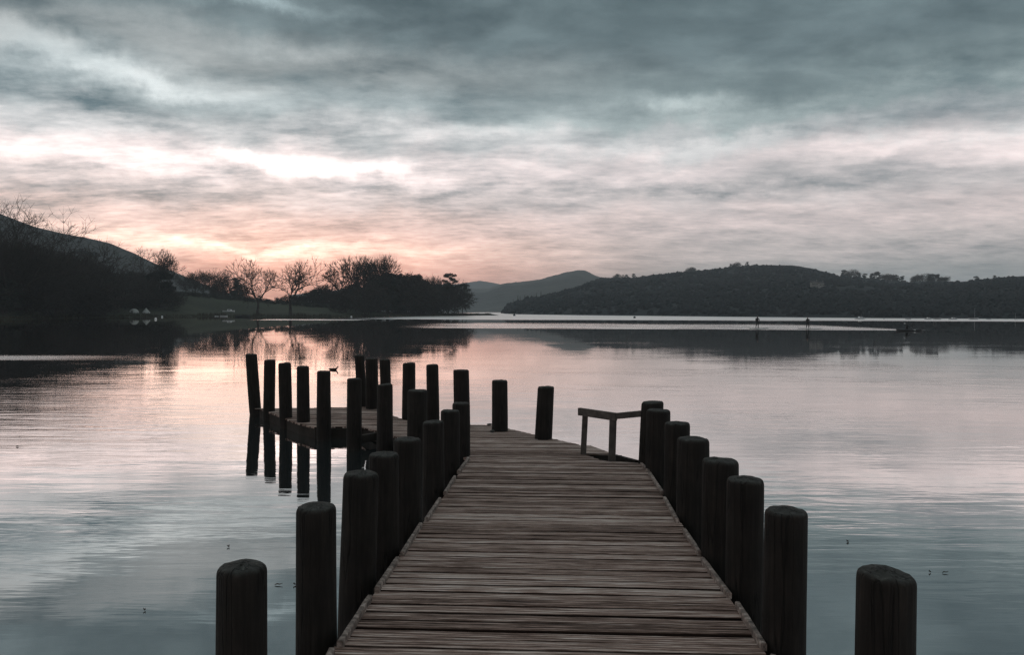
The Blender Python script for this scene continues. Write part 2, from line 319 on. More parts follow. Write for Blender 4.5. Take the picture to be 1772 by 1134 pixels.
gl = q.n('ShaderNodeBsdfGlossy'); gl.distribution = 'GGX'; gl.inputs['Color'].default_value = (.98, .94, .925, 1); q.l(rough, gl.inputs['Roughness']); q.l(bmp.outputs[0], gl.inputs['Normal'])
df = q.n('ShaderNodeBsdfDiffuse'); df.inputs['Color'].default_value = (.020, .032, .036, 1)
lw = q.n('ShaderNodeFresnel'); lw.inputs['IOR'].default_value = 1.9; q.l(bmp.outputs[0], lw.inputs['Normal'])
fac = q.mt('ADD', 0.50, q.mt('MULTIPLY', lw.outputs[0], 0.62), clamp=True)
mxs = q.n('ShaderNodeMixShader'); q.l(fac, mxs.inputs[0]); q.l(df.outputs[0], mxs.inputs[1]); q.l(gl.outputs[0], mxs.inputs[2]); q.l(mxs.outputs[0], q.out.inputs[0])
M_WATER = q.m
b = MB(); b.v = [(-4300, -150, 0), (4300, -150, 0), (4300, 4200, 0), (-4300, 4200, 0)]; b.f = [(0, 1, 2, 3)]
tag(b.build('lake', M_WATER), 'calm grey and pink lake water', kind='structure')

# ------------------------------------------------------------------ land
def lerp(a, b, t): return a + (b - a) * t
def interp(tab, x):
    if x <= tab[0][0]: return tab[0][1]
    for (a, va), (b_, vb) in zip(tab, tab[1:]):
        if x <= b_: return lerp(va, vb, (x - a) / (b_ - a))
    return tab[-1][1]
SH_Y = [(-500, 559), (0, 554), (100, 551), (200, 549), (400, 547.5), (500, 548.5), (620, 548), (700, 547.5), (780, 547), (845, 546.2)]
def shore(px):
    p = atZ(px, interp(SH_Y, px)); return p
ZT = [(-500, 9), (0, 8), (250, 7.5), (330, 8.0), (400, 6.8), (480, 4.8), (640, 2.2), (720, 1.4), (800, 0.9), (845, 0.4)]
def land_z(px, off):
    t = interp(ZT, px)
    k = interp([(0, 0), (1.5, .35), (8, .8), (20, 1.0 + t * .16), (60, t), (120, t * 1.25), (400, t * 2.0 if px < 420 else t)], off)
    if off <= 8: k = min(k, max(t, .35))
    if px > 560 and off > 60: k = lerp(k, -3, min(1, (off - 60) / 200) * min(1, (px - 560) / 80))
    return k
def land_pt(px, off):
    s = shore(px); d = Vector((s.x, s.y, 0)).normalized(); kk = interp([(700, 1.0), (845, 0.25)], px)
    return Vector((s.x, s.y, 0)) + d * off * kk + Vector((0, 0, land_z(px, off)))
offs = [-4, 0, 1.5, 4, 8, 14, 20, 32, 45, 60, 80, 120, 200, 400]
b = MB(); cols = list(range(-500, 846, 5)) + [849, 853]
for i, px in enumerate(cols):
    for j, o in enumerate(offs):
        if o < 0:
            s = shore(px); p = Vector((s.x, s.y, 0)) - Vector((s.x, s.y, 0)).normalized() * 3; p.z = -1.2
        else:
            p = land_pt(min(px, 845), o)
            if px > 845: p += Vector((1.6 * (px - 845), 0, 0)); p.z = p.z * 0.4 - 0.25 * (px - 845) * 0.5
            p.z += 0.35 * noise.noise(Vector((p.x * .08, p.y * .08, 0))) * (1 if o > 8 else 0) + (0.18 * noise.noise(Vector((p.x * .5, p.y * .5, 3))) if o >= 0 else 0)
        b.v.append(tuple(p))
n = len(offs)
for i in range(len(cols) - 1):
    for j in range(n - 1): b.f.append((i * n + j, (i + 1) * n + j, (i + 1) * n + j + 1, i * n + j + 1))
tag(b.build('shore_ground', M_FIELD, smooth=True), 'dark grassy bank and sloping pasture on the left shore', kind='structure')

def fbm(p, s, o=4):
    r = 0; a = 1
    for k in range(o): r += a * noise.noise(p * s * (2 ** k)); a *= 0.5
    return r
def hill(name, label, ridge, baseD, px0, px1, step, mat, rows=26, amp=4.0, ns=0.02, skamp=1.0, back=1.0, power=0.8):
    pts = []; rz = []
    b = MB(); cs = []
    x = px0
    while x <= px1: cs.append(x); x += step
    RW = [i / rows for i in range(rows + 1)] + [1.06, 1.2, 1.5, 2.0]
    surf = {}
    for i, px in enumerate(cs):
        py = interp([(r[0], r[1]) for r in ridge], px); D = interp([(r[0], r[2]) for r in ridge], px); BD = interp(baseD, px)
        top = atD(px, py, D); d = ray(px, HOR); d.z = 0; d = d / d.y
        for j, v in enumerate(RW):
            if v <= 1:
                DD = lerp(BD, D, v); p = d * DD; z = top.z * (DD / D) * math.sin(v * math.pi / 2) ** (0.55 / power)
                e = math.sin(v * math.pi)
                z += amp * e * fbm(Vector((p.x, p.y, 7)), ns) + (skamp * fbm(Vector((p.x, p.y, 3)), 0.06) if v > 0.3 else 0)
                if v == 0: z = -1.5
            else:
                DD = D * (1 + (v - 1) * back * 0.6); p = d * DD; z = top.z * (1 - (v - 1)) - 1.5 * (v - 1)
            b.v.append((p.x, p.y, z)); surf[(i, j)] = Vector((p.x, p.y, z))
    n = len(RW)
    for i in range(len(cs) - 1):
        for j in range(n - 1): b.f.append((i * n + j, (i + 1) * n + j, (i + 1) * n + j + 1, i * n + j + 1))
    o = b.build(name, mat, smooth=True); tag(o, label, kind='structure')
    return cs, surf, rows
leftH = hill('hill', 'dark fell sloping down from the left edge behind the shore trees',
     [(-700, 300, 640), (-200, 325, 680), (0, 369, 680), (60, 392, 670), (100, 402, 665), (150, 412, 660), (190, 421, 650), (230, 437, 640), (260, 452, 635), (300, 470, 620), (340, 487, 600), (380, 503, 590), (430, 516, 590), (520, 529, 590), (640, 537, 600)],
     [(-700, 300), (0, 330), (640, 500)], -700, 640, 5, M_FELL, amp=3, ns=0.010, skamp=0.3, power=0.9)
hill('hill', 'palest and most distant fell on the skyline behind the pines',
     [(500, 512, 3600), (600, 500, 3600), (700, 493, 3550), (790, 492, 3550), (830, 486, 3550), (850, 489, 3550), (900, 500, 3550), (1000, 520, 3550)], [(500, 3000), (1000, 3000)], 500, 1000, 5, M_FAR, amp=25, ns=0.001, skamp=2)
hill('hill', 'hazy blue grey fell with a rounded summit in the middle distance',
     [(560, 522, 2450), (700, 508, 2450), (800, 500, 2450), (845, 500, 2420), (870, 491, 2380), (930, 485, 2300), (965, 475, 2300), (1000, 467, 2300), (1012, 468, 2300), (1030, 477, 2300), (1060, 487, 2300), (1200, 505, 2300), (1400, 520, 2300)],
     [(560, 1700), (900, 1500), (1400, 1500)], 560, 1400, 4, M_FAR, amp=22, ns=0.003, skamp=2.0)
rightH = hill('hill', 'long dark wooded ridge along the right shore of the lake',
     [(868, 545.0, 700), (880, 530, 780), (890, 523, 800), (930, 515, 850), (960, 508, 950), (1000, 497, 1050), (1040, 481, 1150), (1080, 482, 1150), (1105, 480, 1150), (1140, 475, 1150), (1180, 471, 1150), (1230, 468, 1150), (1280, 461, 1150), (1330, 459, 1150),
      (1370, 459, 1120), (1400, 464, 1100), (1430, 472, 1050), (1450, 478, 1000), (1500, 482, 950), (1560, 489, 900), (1620, 489, 850), (1660, 490, 800), (1700, 485, 780), (1740, 480, 760), (1772, 478, 750), (1900, 474, 740), (2300, 450, 700)],
     [(868, 640), (900, 520), (1000, 430), (1250, 350), (1500, 300), (1772, 290), (2300, 260)], 868, 2300, 4, M_RIDGE, amp=6, ns=0.01, skamp=0.6, power=0.85)

# woodland covering the slopes: small lumpy crowns, far too many and too small to count
def woodland(name, label, H, n, dens, r0, r1, seed):
    cs, surf, rows = H; rg = random.Random(seed); b = MB()
    base = [(math.cos(t) * k, math.sin(t) * k, z) for z, k, n_ in ((0.0, 0.9, 6), (0.5, 1.0, 6), (0.95, 0.72, 6)) for t in [2 * math.pi * i / 6 for i in range(6)]]
    made = 0
    while made < n:
        i = rg.randrange(len(cs) - 1); j = rg.randrange(0, rows - 0)
        u = rg.random(); v = rg.random()
        p = surf[(i, j)].lerp(surf[(i + 1, j)], u).lerp(surf[(i, j + 1)], v)
        f = fbm(Vector((p.x, p.y, 0)), 0.006, 3) + dens(cs[i], j / rows)
        if f < 0 or p.z < 0.6: continue
        made += 1
        r = rg.uniform(r0, r1) * (0.75 + 0.6 * (p.y / 900)); hh = rg.uniform(.85, 1.35) * r; p = p - Vector((0, 0, max(0, (j / rows - .72)) * 3.4 * hh)); k = len(b.v); a0 = rg.random() * 6
        for (x, y, z) in base:
            c, s = math.cos(a0), math.sin(a0); jx = rg.uniform(.7, 1.25)
            b.v.append((p.x + (x * c - y * s) * r * jx, p.y + (x * s + y * c) * r * jx, p.z - 0.6 + z * hh * rg.uniform(.85, 1.15)))
        b.v.append((p.x + rg.uniform(-.3, .3) * r, p.y, p.z + 1.14 * hh * rg.uniform(.9, 1.08)))
        for a in range(2):
            for t in range(6): b.f.append((k + a * 6 + t, k + a * 6 + (t + 1) % 6, k + a * 6 + 6 + (t + 1) % 6, k + a * 6 + 6 + t))
        for t in range(6): b.f.append((k + 12 + t, k + 12 + (t + 1) % 6, k + 18))
    tag(b.build(name, M_WOODLAND), label, kind='stuff')
woodland('woodland', 'dark woodland covering the long ridge on the right shore', rightH, 12000,
         lambda px, v: (0.55 if v < 0.55 else 0.15) - (1.2 if 1270 < px < 1450 and v > 0.82 else 0) - (0.5 if v > 0.93 else 0), 1.1, 2.3, 5)
woodland('woodland', 'scattered scrub woodland on the slope of the left fell', leftH, 1500, lambda px, v: 0.30 - v * 2.2, 1.2, 2.0, 6)

# ------------------------------------------------------------------ trees
def grow(seed, H, trunk_r, fork=0.3, levels=6, spread=0.62, upb=0.25, ratio=0.76, kids=(2, 3), droop=0.0, twig_r=0.035, first_limbs=0, lenk=0.30):
    rg = random.Random(seed); T = MB(); C = MB()
    def seg(p, d, L, r, lv):
        n = 3 if lv < 3 else 2
        pts = [p]; q_ = p.copy(); dd = d.copy()
        for i in range(n):
            dd = (dd + Vector((rg.gauss(0, .13), rg.gauss(0, .13), rg.gauss(0, .08) + upb * 0.16 - droop * lv * 0.05))).normalized()
            q_ = q_ + dd * (L / n); pts.append(q_)
        r2 = max(r * 0.72, twig_r * 0.6) if lv < levels else 0.006
        rad = [lerp(r, r2, i / n) for i in range(n + 1)]
        (T if lv <= 2 else C).tube(pts, rad, 6 if lv == 0 else (4 if lv < 3 else 3), cap=False)
        if lv >= levels: return
        k = rg.randint(*kids) + (1 if lv in (1, 2) else 0)
        ph = rg.random() * 6.28
        for i in range(k):
            a = ph + i * 6.283 / k + rg.uniform(-.4, .4)
            sp_ = spread * rg.uniform(.6, 1.25) * (1.25 if lv == 0 else 1)
            o = dd.orthogonal().normalized(); o.rotate(Matrix.Rotation(a, 3, dd))
            nd = (dd * math.cos(sp_) + o * math.sin(sp_) + Vector((0, 0, upb * 0.3))).normalized()
            seg(q_, nd, L * ratio * rg.uniform(.8, 1.15) if lv > 0 else H * lenk * rg.uniform(.85, 1.1), max(r2 * rg.uniform(.62, .84), twig_r), lv + 1)
        if 1 <= lv < levels - 1:
            for i in range(2):
                t = rg.randint(1, n - 1) if n > 1 else 1; a = rg.random() * 6.28
                o = dd.orthogonal().normalized(); o.rotate(Matrix.Rotation(a, 3, dd))
                seg(pts[t], (dd * 0.45 + o * 0.9).normalized(), L * 0.6, max(r * 0.35, twig_r), max(lv + 2, 3) if lv + 2 <= levels else levels)
    # trunk
    if first_limbs:
        pts = [Vector((0, 0, -0.6))]; x = y = 0
        for i in range(1, 9): x += rg.gauss(0, .12); y += rg.gauss(0, .12); pts.append(Vector((x, y, H * 0.88 * i / 8)))
        T.tube(pts, [trunk_r * (1.25 if i == 0 else 1 - i / 9.5) for i in range(9)], 7, cap=False)
        for i in range(first_limbs):
            t = lerp(fork, 0.97, (i + rg.random() * .5) / first_limbs); k = min(7, int(t * 8)); p = pts[k].lerp(pts[k + 1], t * 8 - k)
            a = i * 2.4 + rg.uniform(-.4, .4); e = rg.uniform(.1, .7) * (1 + upb)
            L = H * 0.22 * math.sin(math.pi * min(1, 0.25 + (1 - t) * 0.95)) + H * 0.05
            seg(p, Vector((math.cos(a), math.sin(a), e)).normalized(), L, max(trunk_r * 0.38 * (1 - t * .6), twig_r), 2)
    else:
        seg(Vector((0, 0, -0.6)), Vector((0, 0, 1)), H * fork, trunk_r, 0)
    for B in (T, C):       # scale to the wanted height
        pass
    zm = max(v[2] for v in C.v + T.v); k = H / zm
    for B in (T, C): B.v = [(v[0] * (k if not first_limbs else 1), v[1] * (k if not first_limbs else 1), v[2] * k) for v in B.v]
    return T, C
def leafy(seed, pts_r, n, size, C=None):
    rg = random.Random(seed); C = C or MB()
    tot = sum(r ** 2 for _, r in pts_r)
    for c, r in pts_r:
        for i in range(int(n * r * r / tot)):
            d = Vector((rg.gauss(0, 1), rg.gauss(0, 1), rg.gauss(0, .8))).normalized() * r * (rg.random() ** 0.35)
            p = Vector(c) + Vector((d.x, d.y, d.z * 0.62)); a = Vector((rg.gauss(0, 1), rg.gauss(0, 1), rg.gauss(0, .6))).normalized(); o = a.orthogonal().normalized()
            s = size * rg.uniform(.6, 1.4); k = len(C.v)
            C.v += [tuple(p - a * s), tuple(p + o * s * .6), tuple(p + a * s), tuple(p - o * s * .6)]; C.f.append((k, k + 1, k + 2, k + 3))
    return C
PROT = {}
def proto(key, T, C, mt_, mc, name):
    PROT[key] = (T.mesh('trunk', mt_), C.mesh('crown', mc), name)
for k in range(3): proto('oak%d' % k, *grow(20 + k, 20, 0.72, fork=0.26, levels=6, spread=0.60, upb=0.18, kids=(2, 3), twig_r=0.085), M_BARK, M_TWIG, 'bare_oak_tree')
for k in range(2): proto('spread%d' % k, *grow(40 + k, 20, 0.80, fork=0.14, levels=6, spread=0.50, upb=0.30, kids=(3, 3), twig_r=0.09, ratio=.8), M_BARK, M_TWIG, 'bare_spreading_tree')
proto('fineoak0', *grow(33, 20, 0.60, fork=0.2, levels=7, spread=0.58, upb=0.15, kids=(2, 3), twig_r=0.036, ratio=.8), M_BARK, M_TWIG, 'bare_oak_tree')
for k in range(2): proto('lime%d' % k, *grow(60 + k, 20, 0.42, fork=0.22, levels=6, spread=0.5, upb=0.2, kids=(2, 3), twig_r=0.08, first_limbs=22), M_BARK, M_TWIG, 'bare_woodland_tree')
for k in range(2): proto('thicket%d' % k, *grow(80 + k, 12, 0.25, fork=0.10, levels=6, spread=0.72, upb=0.15, kids=(3, 3), twig_r=0.085, ratio=.78), M_BARK, M_TWIG, 'bare_thicket_tree')
def pine(seed, H, lean):
    rg = random.Random(seed); T = MB(); pts = [Vector((lean * t * t * 2.5 + rg.gauss(0, .1), 0, -0.5 + (H + .2) * t)) for t in [i / 8 for i in range(9)]]
    T.tube(pts, [0.34 * (1 - .8 * i / 8) for i in range(9)], 6, cap=False); cl = []
    for i in range(15):
        t = 0.48 + 0.5 * (i / 14) if i > 2 else rg.uniform(.25, .45); k = min(7, int(t * 8)); p = pts[k].lerp(pts[k + 1], t * 8 - k); a = i * 2.4; L = (H * .05 + H * 0.19 * math.sin(math.pi * (0.15 + .8 * (1 - t)))) * rg.uniform(.6, 1.1) * (0.7 if i <= 2 else 1)
        e = p + Vector((math.cos(a) * L + lean * .3, math.sin(a) * L, L * rg.uniform(.05, .4))); T.tube([p, p.lerp(e, .5) + Vector((0, 0, -.1)), e], [.10, .07, .03], 4, cap=False)
        cl.append((e, rg.uniform(.055, .085) * H)); cl.append((p.lerp(e, .6), rg.uniform(.04, .055) * H))
    cl.append((pts[-1], .08 * H))
    return T, leafy(seed, cl, 5200, 0.26)
for k in range(2): proto('pine%d' % k, *pine(100 + k, 20, (0.5, -0.3)[k]), M_BARK, M_PINE, 'scots_pine_tree')
def ever(seed, H):
    rg = random.Random(seed); T = MB(); T.tube([(0, 0, -.5), (0.1, 0, H * .4), (0, .1, H * .8)], [.3, .22, .1], 6, cap=False); cl = []
    for i in range(26):
        t = rg.uniform(.15, .95); a = rg.random() * 6.28; r = H * .30 * math.sin(math.pi * (0.2 + t * .68)) * rg.random() ** .5
        cl.append((Vector((math.cos(a) * r, math.sin(a) * r, H * t * .93)), H * rg.uniform(.09, .15)))
    return T, leafy(seed, cl, 7500, 0.24)
for k in range(2): proto('ever%d' % k, *ever(120 + k, 12), M_BARK, M_EVER, 'ivy_clad_tree')
def spruce(seed, H):
    rg = random.Random(seed); T = MB(); T.tube([(0, 0, -.5), (0, 0, H * .97)], [.22, .03], 5, cap=False); C = MB()
    for i in range(1500):
        t = rg.random() ** 0.8; z = H * (0.08 + .92 * t); rr = H * .17 * (1 - t) * (0.65 + .35 * math.sin(z * 4.5)); a = rg.random() * 6.28; r = rr * rg.random() ** .4
        p = Vector((math.cos(a) * r, math.sin(a) * r, z)); d = Vector((math.cos(a), math.sin(a), -.35)) * .45; o = Vector((-math.sin(a), math.cos(a), 0)) * .16; k = len(C.v)
        C.v += [tuple(p - d), tuple(p + o), tuple(p + d), tuple(p - o)]; C.f.append((k, k + 1, k + 2, k + 3))
    return T, C
proto('spruce', *spruce(140, 14), M_BARK, M_PINE, 'spruce_tree')
PH = {'oak': 20, 'spread': 20, 'lime': 20, 'thicket': 12, 'pine': 20, 'fineoak': 20, 'ever': 12, 'spruce': 14}
def tree(key, p, H, label, cat='tree', group=None, wx=1.0, rz=None, parts=True):
    tm, cm, name = PROT[key]; kind = key.rstrip('0123456789'); s = H / PH[kind]
    r = empty(name, p, rng.random() * 6.28 if rz is None else rz); r.scale = (s * wx, s * wx, s); tag(r, label, cat, group)
    for nm, me in (('trunk', tm), ('crown', cm)):
        o = bpy.data.objects.new(nm, me); COL.objects.link(o); o.parent = r
    return r
def land_tree(key, px, top, off, label, group=None, wx=1.0, rz=None):
    p = land_pt(px, off); dist = p.y; zt = atD(px, top, dist).z
    return tree(key, p - Vector((0, 0, .1)), zt - p.z, label, 'tree', group, wx, rz)
# the trees one can single out on the left shore
land_tree('oak0', 446, 440, 10, 'bare rounded tree alone on the bank, left one of the lone pair', wx=.88)
land_tree('oak1', 503, 437, 6, 'bare wide branching tree alone on the bank, right one of the lone pair', wx=.86)
land_tree('spread0', 598, 434, 22, 'tall bare fan shaped tree with the widest crown above the dark clump', wx=1.05)
land_tree('spread1', 655, 434, 26, 'tall bare tree rising at the right of the fan shaped one', wx=.72)
land_tree('fineoak0', 8, 334, 14, 'tallest bare tree, cut by the left edge and standing above the fell', wx=1.15, rz=2.2)
land_tree('oak2', 146, 408, 30, 'bare tree with a clear trunk against the lower fell slope', wx=.9)
land_tree('oak2', 262, 422, 60, 'left of two bare trees whose tops break the fell skyline', wx=.8, rz=1.0)
land_tree('oak0', 294, 425, 55, 'right of two bare trees whose tops break the fell skyline', wx=.8, rz=4.0)
land_tree('pine0', 776, 474, 20, 'tall pine at the right end of the dark clump', wx=.85, rz=0.3)
land_tree('pine0', 800, 492, 16, 'shorter leaning pine nearest the tip of the spit', wx=.95, rz=0.0)
land_tree('thicket0', 822, 545, 5, 'low bare shrub out on the tip of the spit') if False else None
# woods: nothing tells these apart
G1 = 'bare trees of the wood at the left edge'
for i in range(37):
    px = -60 + 10.0 * i + rng.uniform(-5, 5); top = interp([(-60, 395), (20, 410), (60, 440), (110, 420), (150, 440), (200, 448), (225, 458), (260, 462), (300, 478)], px) + rng.uniform(-8, 24)
    land_tree(rng.choice(['lime0', 'lime1', 'spread0', 'oak1', 'thicket0', 'ever1']), px, top, (rng.uniform(8, 55) if px < 218 else rng.uniform(24, 60)), 'dark tree massed in the dense wood at the left edge', G1, wx=rng.uniform(.8, 1.1))
for i in range(34):
    px = -50 + 10.3 * i + rng.uniform(-6, 6)
    land_tree(rng.choice(['thicket0', 'thicket1', 'ever0', 'ever1']), px, interp([(-50, 465), (200, 480), (275, 505)], px) + rng.uniform(-12, 18), (rng.uniform(4, 30) if px < 218 else rng.uniform(24, 50)), 'low dark tree at the foot of the dense wood by the left shore', 'low trees fringing the left wood', wx=rng.uniform(1.1, 1.6))
for px, top in ((322, 468), (338, 466), (352, 464), (368, 462), (378, 464), (390, 478), (410, 478), (424, 488)):
    land_tree(rng.choice(['lime0', 'lime1']) if px < 385 else rng.choice(['ever0', 'thicket1']), px, top, rng.uniform(85, 115), 'tree in the row behind the pasture, between fell foot and lone pair', 'row of trees behind the pasture', wx=.8)
for i in range(24):
    px = 300 + 13.8 * i + rng.uniform(-4, 4)
    land_tree(rng.choice(['thicket0', 'thicket1', 'thicket0', 'ever1']), px, interp([(300, 503), (420, 505), (470, 508), (530, 504), (560, 494), (630, 488)], px) + rng.uniform(-3, 10), rng.uniform(68, 100), 'small bare tree in the hedge line behind the pasture', 'hedge line trees behind the pasture', wx=rng.uniform(.9, 1.4))
for i in range(30):
    px = 612 + 5.4 * i + rng.uniform(-5, 5)
    top = interp([(600, 500), (620, 486), (650, 472), (690, 468), (720, 474), (745, 482), (770, 486)], px) + rng.uniform(-3, 12)
    land_tree(rng.choice(['ever0', 'ever1', 'ever0', 'thicket0', 'thicket1']), px, top, rng.uniform(8, 45), 'dark bushy tree in the dense clump on the spit', 'dense clump of trees on the spit', wx=rng.uniform(.9, 1.3))
for px, top in ((688, 468), (702, 466), (716, 470), (728, 472), (738, 473), (748, 470), (758, 474), (767, 476), (786, 484), (793, 480)):
    land_tree(rng.choice(['lime0', 'lime1', 'oak2']), px, top, rng.uniform(15, 40), 'slender bare tree whose twigs top the dense clump on the spit', 'slender bare trees along the top of the clump', wx=.55)
# skyline trees on the right ridge and the spruces at its foot
csR, surfR, rowsR = rightH
def ridge_pt(H, px, v):
    cs, surf, rows = H; i = min(len(cs) - 2, max(0, int((px - cs[0]) / (cs[1] - cs[0])))); return surf[(i, int(v * rows))]
for px in [1068, 1074, 1086, 1098, 1197, 1203, 1266, 1272, 1277, 1292, 1460, 1470, 1478, 1486, 1498, 1508, 1516, 1528, 1536, 1544, 1548, 1562, 1590, 1603, 1612, 1620, 1628, 1636, 1690, 1722]:
    p = ridge_pt(rightH, px, 1.0); big = px > 1450
    tree(rng.choice(['thicket0', 'thicket1', 'ever0', 'ever1']), p - Vector((0, 0, .8)), rng.uniform(7, 12) * (1 if big else .75) * (0.62 if px > 1680 else 1), 'small dark tree standing on the skyline of the right ridge', 'tree', 'skyline trees on the right ridge', wx=1.3)
for px in [889, 897, 901, 908, 913, 921, 925, 931, 938]:
    p = ridge_pt(rightH, px, 1.0); tree('spruce', p - Vector((0, 0, .6)), rng.uniform(4.5, 8), 'pointed spruce on the low end of the right ridge', 'tree', 'spruces on the low end of the ridge', wx=1.5)
# hedge at the top of the pasture, made of short bushy lengths
hd = MB(); rg2 = random.Random(3); cl = []
for i in range(120):
    px = 300 + i * 2.9; p = land_pt(px, 62); cl.append((p + Vector((0, rg2.uniform(-1, 1), rg2.uniform(.6, 1.6))), rg2.uniform(1.2, 1.9)))
hd = leafy(5, cl, 16000, 0.2); tag(hd.build('hedge', M_EVER), 'long dark hedge along the top of the pasture', 'hedge')
# reeds and rough growth at the water's edge
rd = MB(); rg2 = random.Random(8)
for i in range(5200):
    px = rg2.uniform(-120, 850); off = abs(rg2.gauss(0, 1.6)); p = land_pt(px, off)
    h_ = rg2.uniform(.3, 1.1) * (1.4 if fbm(Vector((p.x, p.y, 1)), .06, 2) > .1 else .6); a = rg2.uniform(-.3, .3); k = len(rd.v); w_ = .09
    rd.v += [(p.x - w_, p.y, p.z - .1), (p.x + w_, p.y, p.z - .1), (p.x + a, p.y + a, p.z + h_)]; rd.f.append((k, k + 1, k + 2))
tag(rd.build('reeds', simple('dry_reeds', (.05, .045, .032), .9, .1, .4, .5)), 'rough grass and reeds along the left shoreline', kind='stuff')

# ------------------------------------------------------------------ jetty
def deck_z(D): return interp([(0, .72), (11.0, .445), (14.2, .22), (30, .20)], D)
def deck_pt(px, py):
    lo, hi = 1.0, 25.0
    for _ in range(50):
        mD = (lo + hi) / 2; p = atD(px, py, mD)
        if p.z > deck_z(mD): lo = mD
        else: hi = mD
    return atD(px, py, lo)
jetty = empty('wooden_jetty', (0.1, 0, 0)); jetty.location = (0, 0, 0)
tag(jetty, 'weathered plank jetty with rows of round timber posts, bending left over the lake', 'jetty')
YAW = -0.045
cR, sR = math.cos(YAW), math.sin(YAW)
def toL(p): return (p.x * cR + p.y * sR, -p.x * sR + p.y * cR)     # world -> plank frame
def toW(u, v): return (u * cR - v * sR, u * sR + v * cR)
pxoutL = [(813, 795), (700, 762), (660, 748), (624, 737), (545, 740), (515, 733), (482, 720), (448, 707)]
pxoutR = [(650, 704.5), (683, 721), (700, 727), (812, 735), (870, 738), (945, 757), (1002, 770), (1009, 787), (1046, 797.5), (1110, 802)]
nL = deck_pt(568, 1134); nR = deck_pt(1325, 1134); fL = deck_pt(813, 795); fR = deck_pt(1110, 802)
def ext(a, b_, D): t = (D - a.y) / (b_.y - a.y); return a.lerp(b_, t)
PL = [ext(nL, fL, 1.0)] + [deck_pt(*p) for p in pxoutL]; PR = [deck_pt(*p) for p in pxoutR] + [ext(nR, fR, 1.0)]
poly = [toL(p) for p in PL + PR]
def spans(v):
    xs = []
    for (a, b_) in zip(poly, poly[1:] + poly[:1]):
        if (a[1] - v) * (b_[1] - v) < 0: xs.append(a[0] + (b_[0] - a[0]) * (v - a[1]) / (b_[1] - a[1]))
    xs.sort(); return [(xs[i], xs[i + 1]) for i in range(0, len(xs) - 1, 2)]
dk = MB(); pv = []; rg2 = random.Random(21); v = min(p[1] for p in poly) + .01; vmax = max(p[1] for p in poly)
while v < vmax:
    wd = 0.108; gap = rg2.choice([.012, .014, .018, .022, .030])
    S0, S1, S2 = spans(v + .004), spans(v + wd / 2), spans(v + wd - .004); same = len(S0) == len(S1) == len(S2)
    for si, (a, b_) in enumerate(S1):
        sa_ = max(-.25, min(.25, (S2[si][0] - S0[si][0]))) / wd if same else 0; sb_ = max(-.25, min(.25, (S2[si][1] - S0[si][1]))) / wd if same else 0
        if b_ - a < .05: continue
        cuts = [a, b_]
        if b_ - a > 3.0: cuts = [a, lerp(a, b_, rg2.uniform(.35, .65)), b_]
        for ci, (c0, c1) in enumerate(zip(cuts, cuts[1:])):
            ka = sa_ if ci == 0 else 0; kb = sb_ if ci == len(cuts) - 2 else 0
            val = rg2.random() ** 1.3; dz = rg2.uniform(-.0035, .0035); e0 = rg2.uniform(-.012, .012) if ci == 0 else .002; e1 = rg2.uniform(-.012, .012) if ci == len(cuts) - 2 else -.002
            if rg2.random() < .12: val = min(1, val + .5)
            tl = rg2.uniform(-.0025, .0025); th = .032; N = max(2, int((c1 - c0) / .3)); ch = .006; skew = rg2.uniform(-.003, .003)
            x0, x1 = c0 + e0, c1 + e1; k = len(dk.v)
            prof = [(0, -th), (0, -ch * .6), (ch * .7, 0), (wd - ch * 1.2, 0), (wd, -ch * 1.6), (wd, -th)]
            for i in range(N + 1):
                u0_ = lerp(x0, x1, i / N)
                for (pv_, pz) in prof:
                    u = u0_ + (pv_ - wd / 2) * lerp(ka, kb, i / N); vv = v + pv_ + skew * (i / N); X_, Y_ = toW(u, vv)
                    dk.v.append((u, vv, deck_z(Y_) + pz + dz + tl * (pv_ / wd) + .002 * math.sin(u * 1.3 + val * 9)))
            for i in range(N):
                for j in range(6): dk.f.append((k + i * 6 + j, k + i * 6 + (j + 1) % 6, k + (i + 1) * 6 + (j + 1) % 6, k + (i + 1) * 6 + j)); pv.append(val if j in (1, 2) else (val * .5 - .9 if j == 3 else -1.6))  # board sides and rear bevel coloured dark, painted shade for the gaps
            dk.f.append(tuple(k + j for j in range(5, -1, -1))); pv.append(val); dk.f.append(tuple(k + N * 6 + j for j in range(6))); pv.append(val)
    v += wd + gap
def flip(mb): mb.f = [tuple(reversed(f)) for f in mb.f]
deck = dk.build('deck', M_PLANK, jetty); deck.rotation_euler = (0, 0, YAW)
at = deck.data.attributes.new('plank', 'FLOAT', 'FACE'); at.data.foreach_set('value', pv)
bm = bmesh.new(); bm.from_mesh(deck.data); bmesh.ops.recalc_face_normals(bm, faces=bm.faces); bm.to_mesh(deck.data); bm.free()

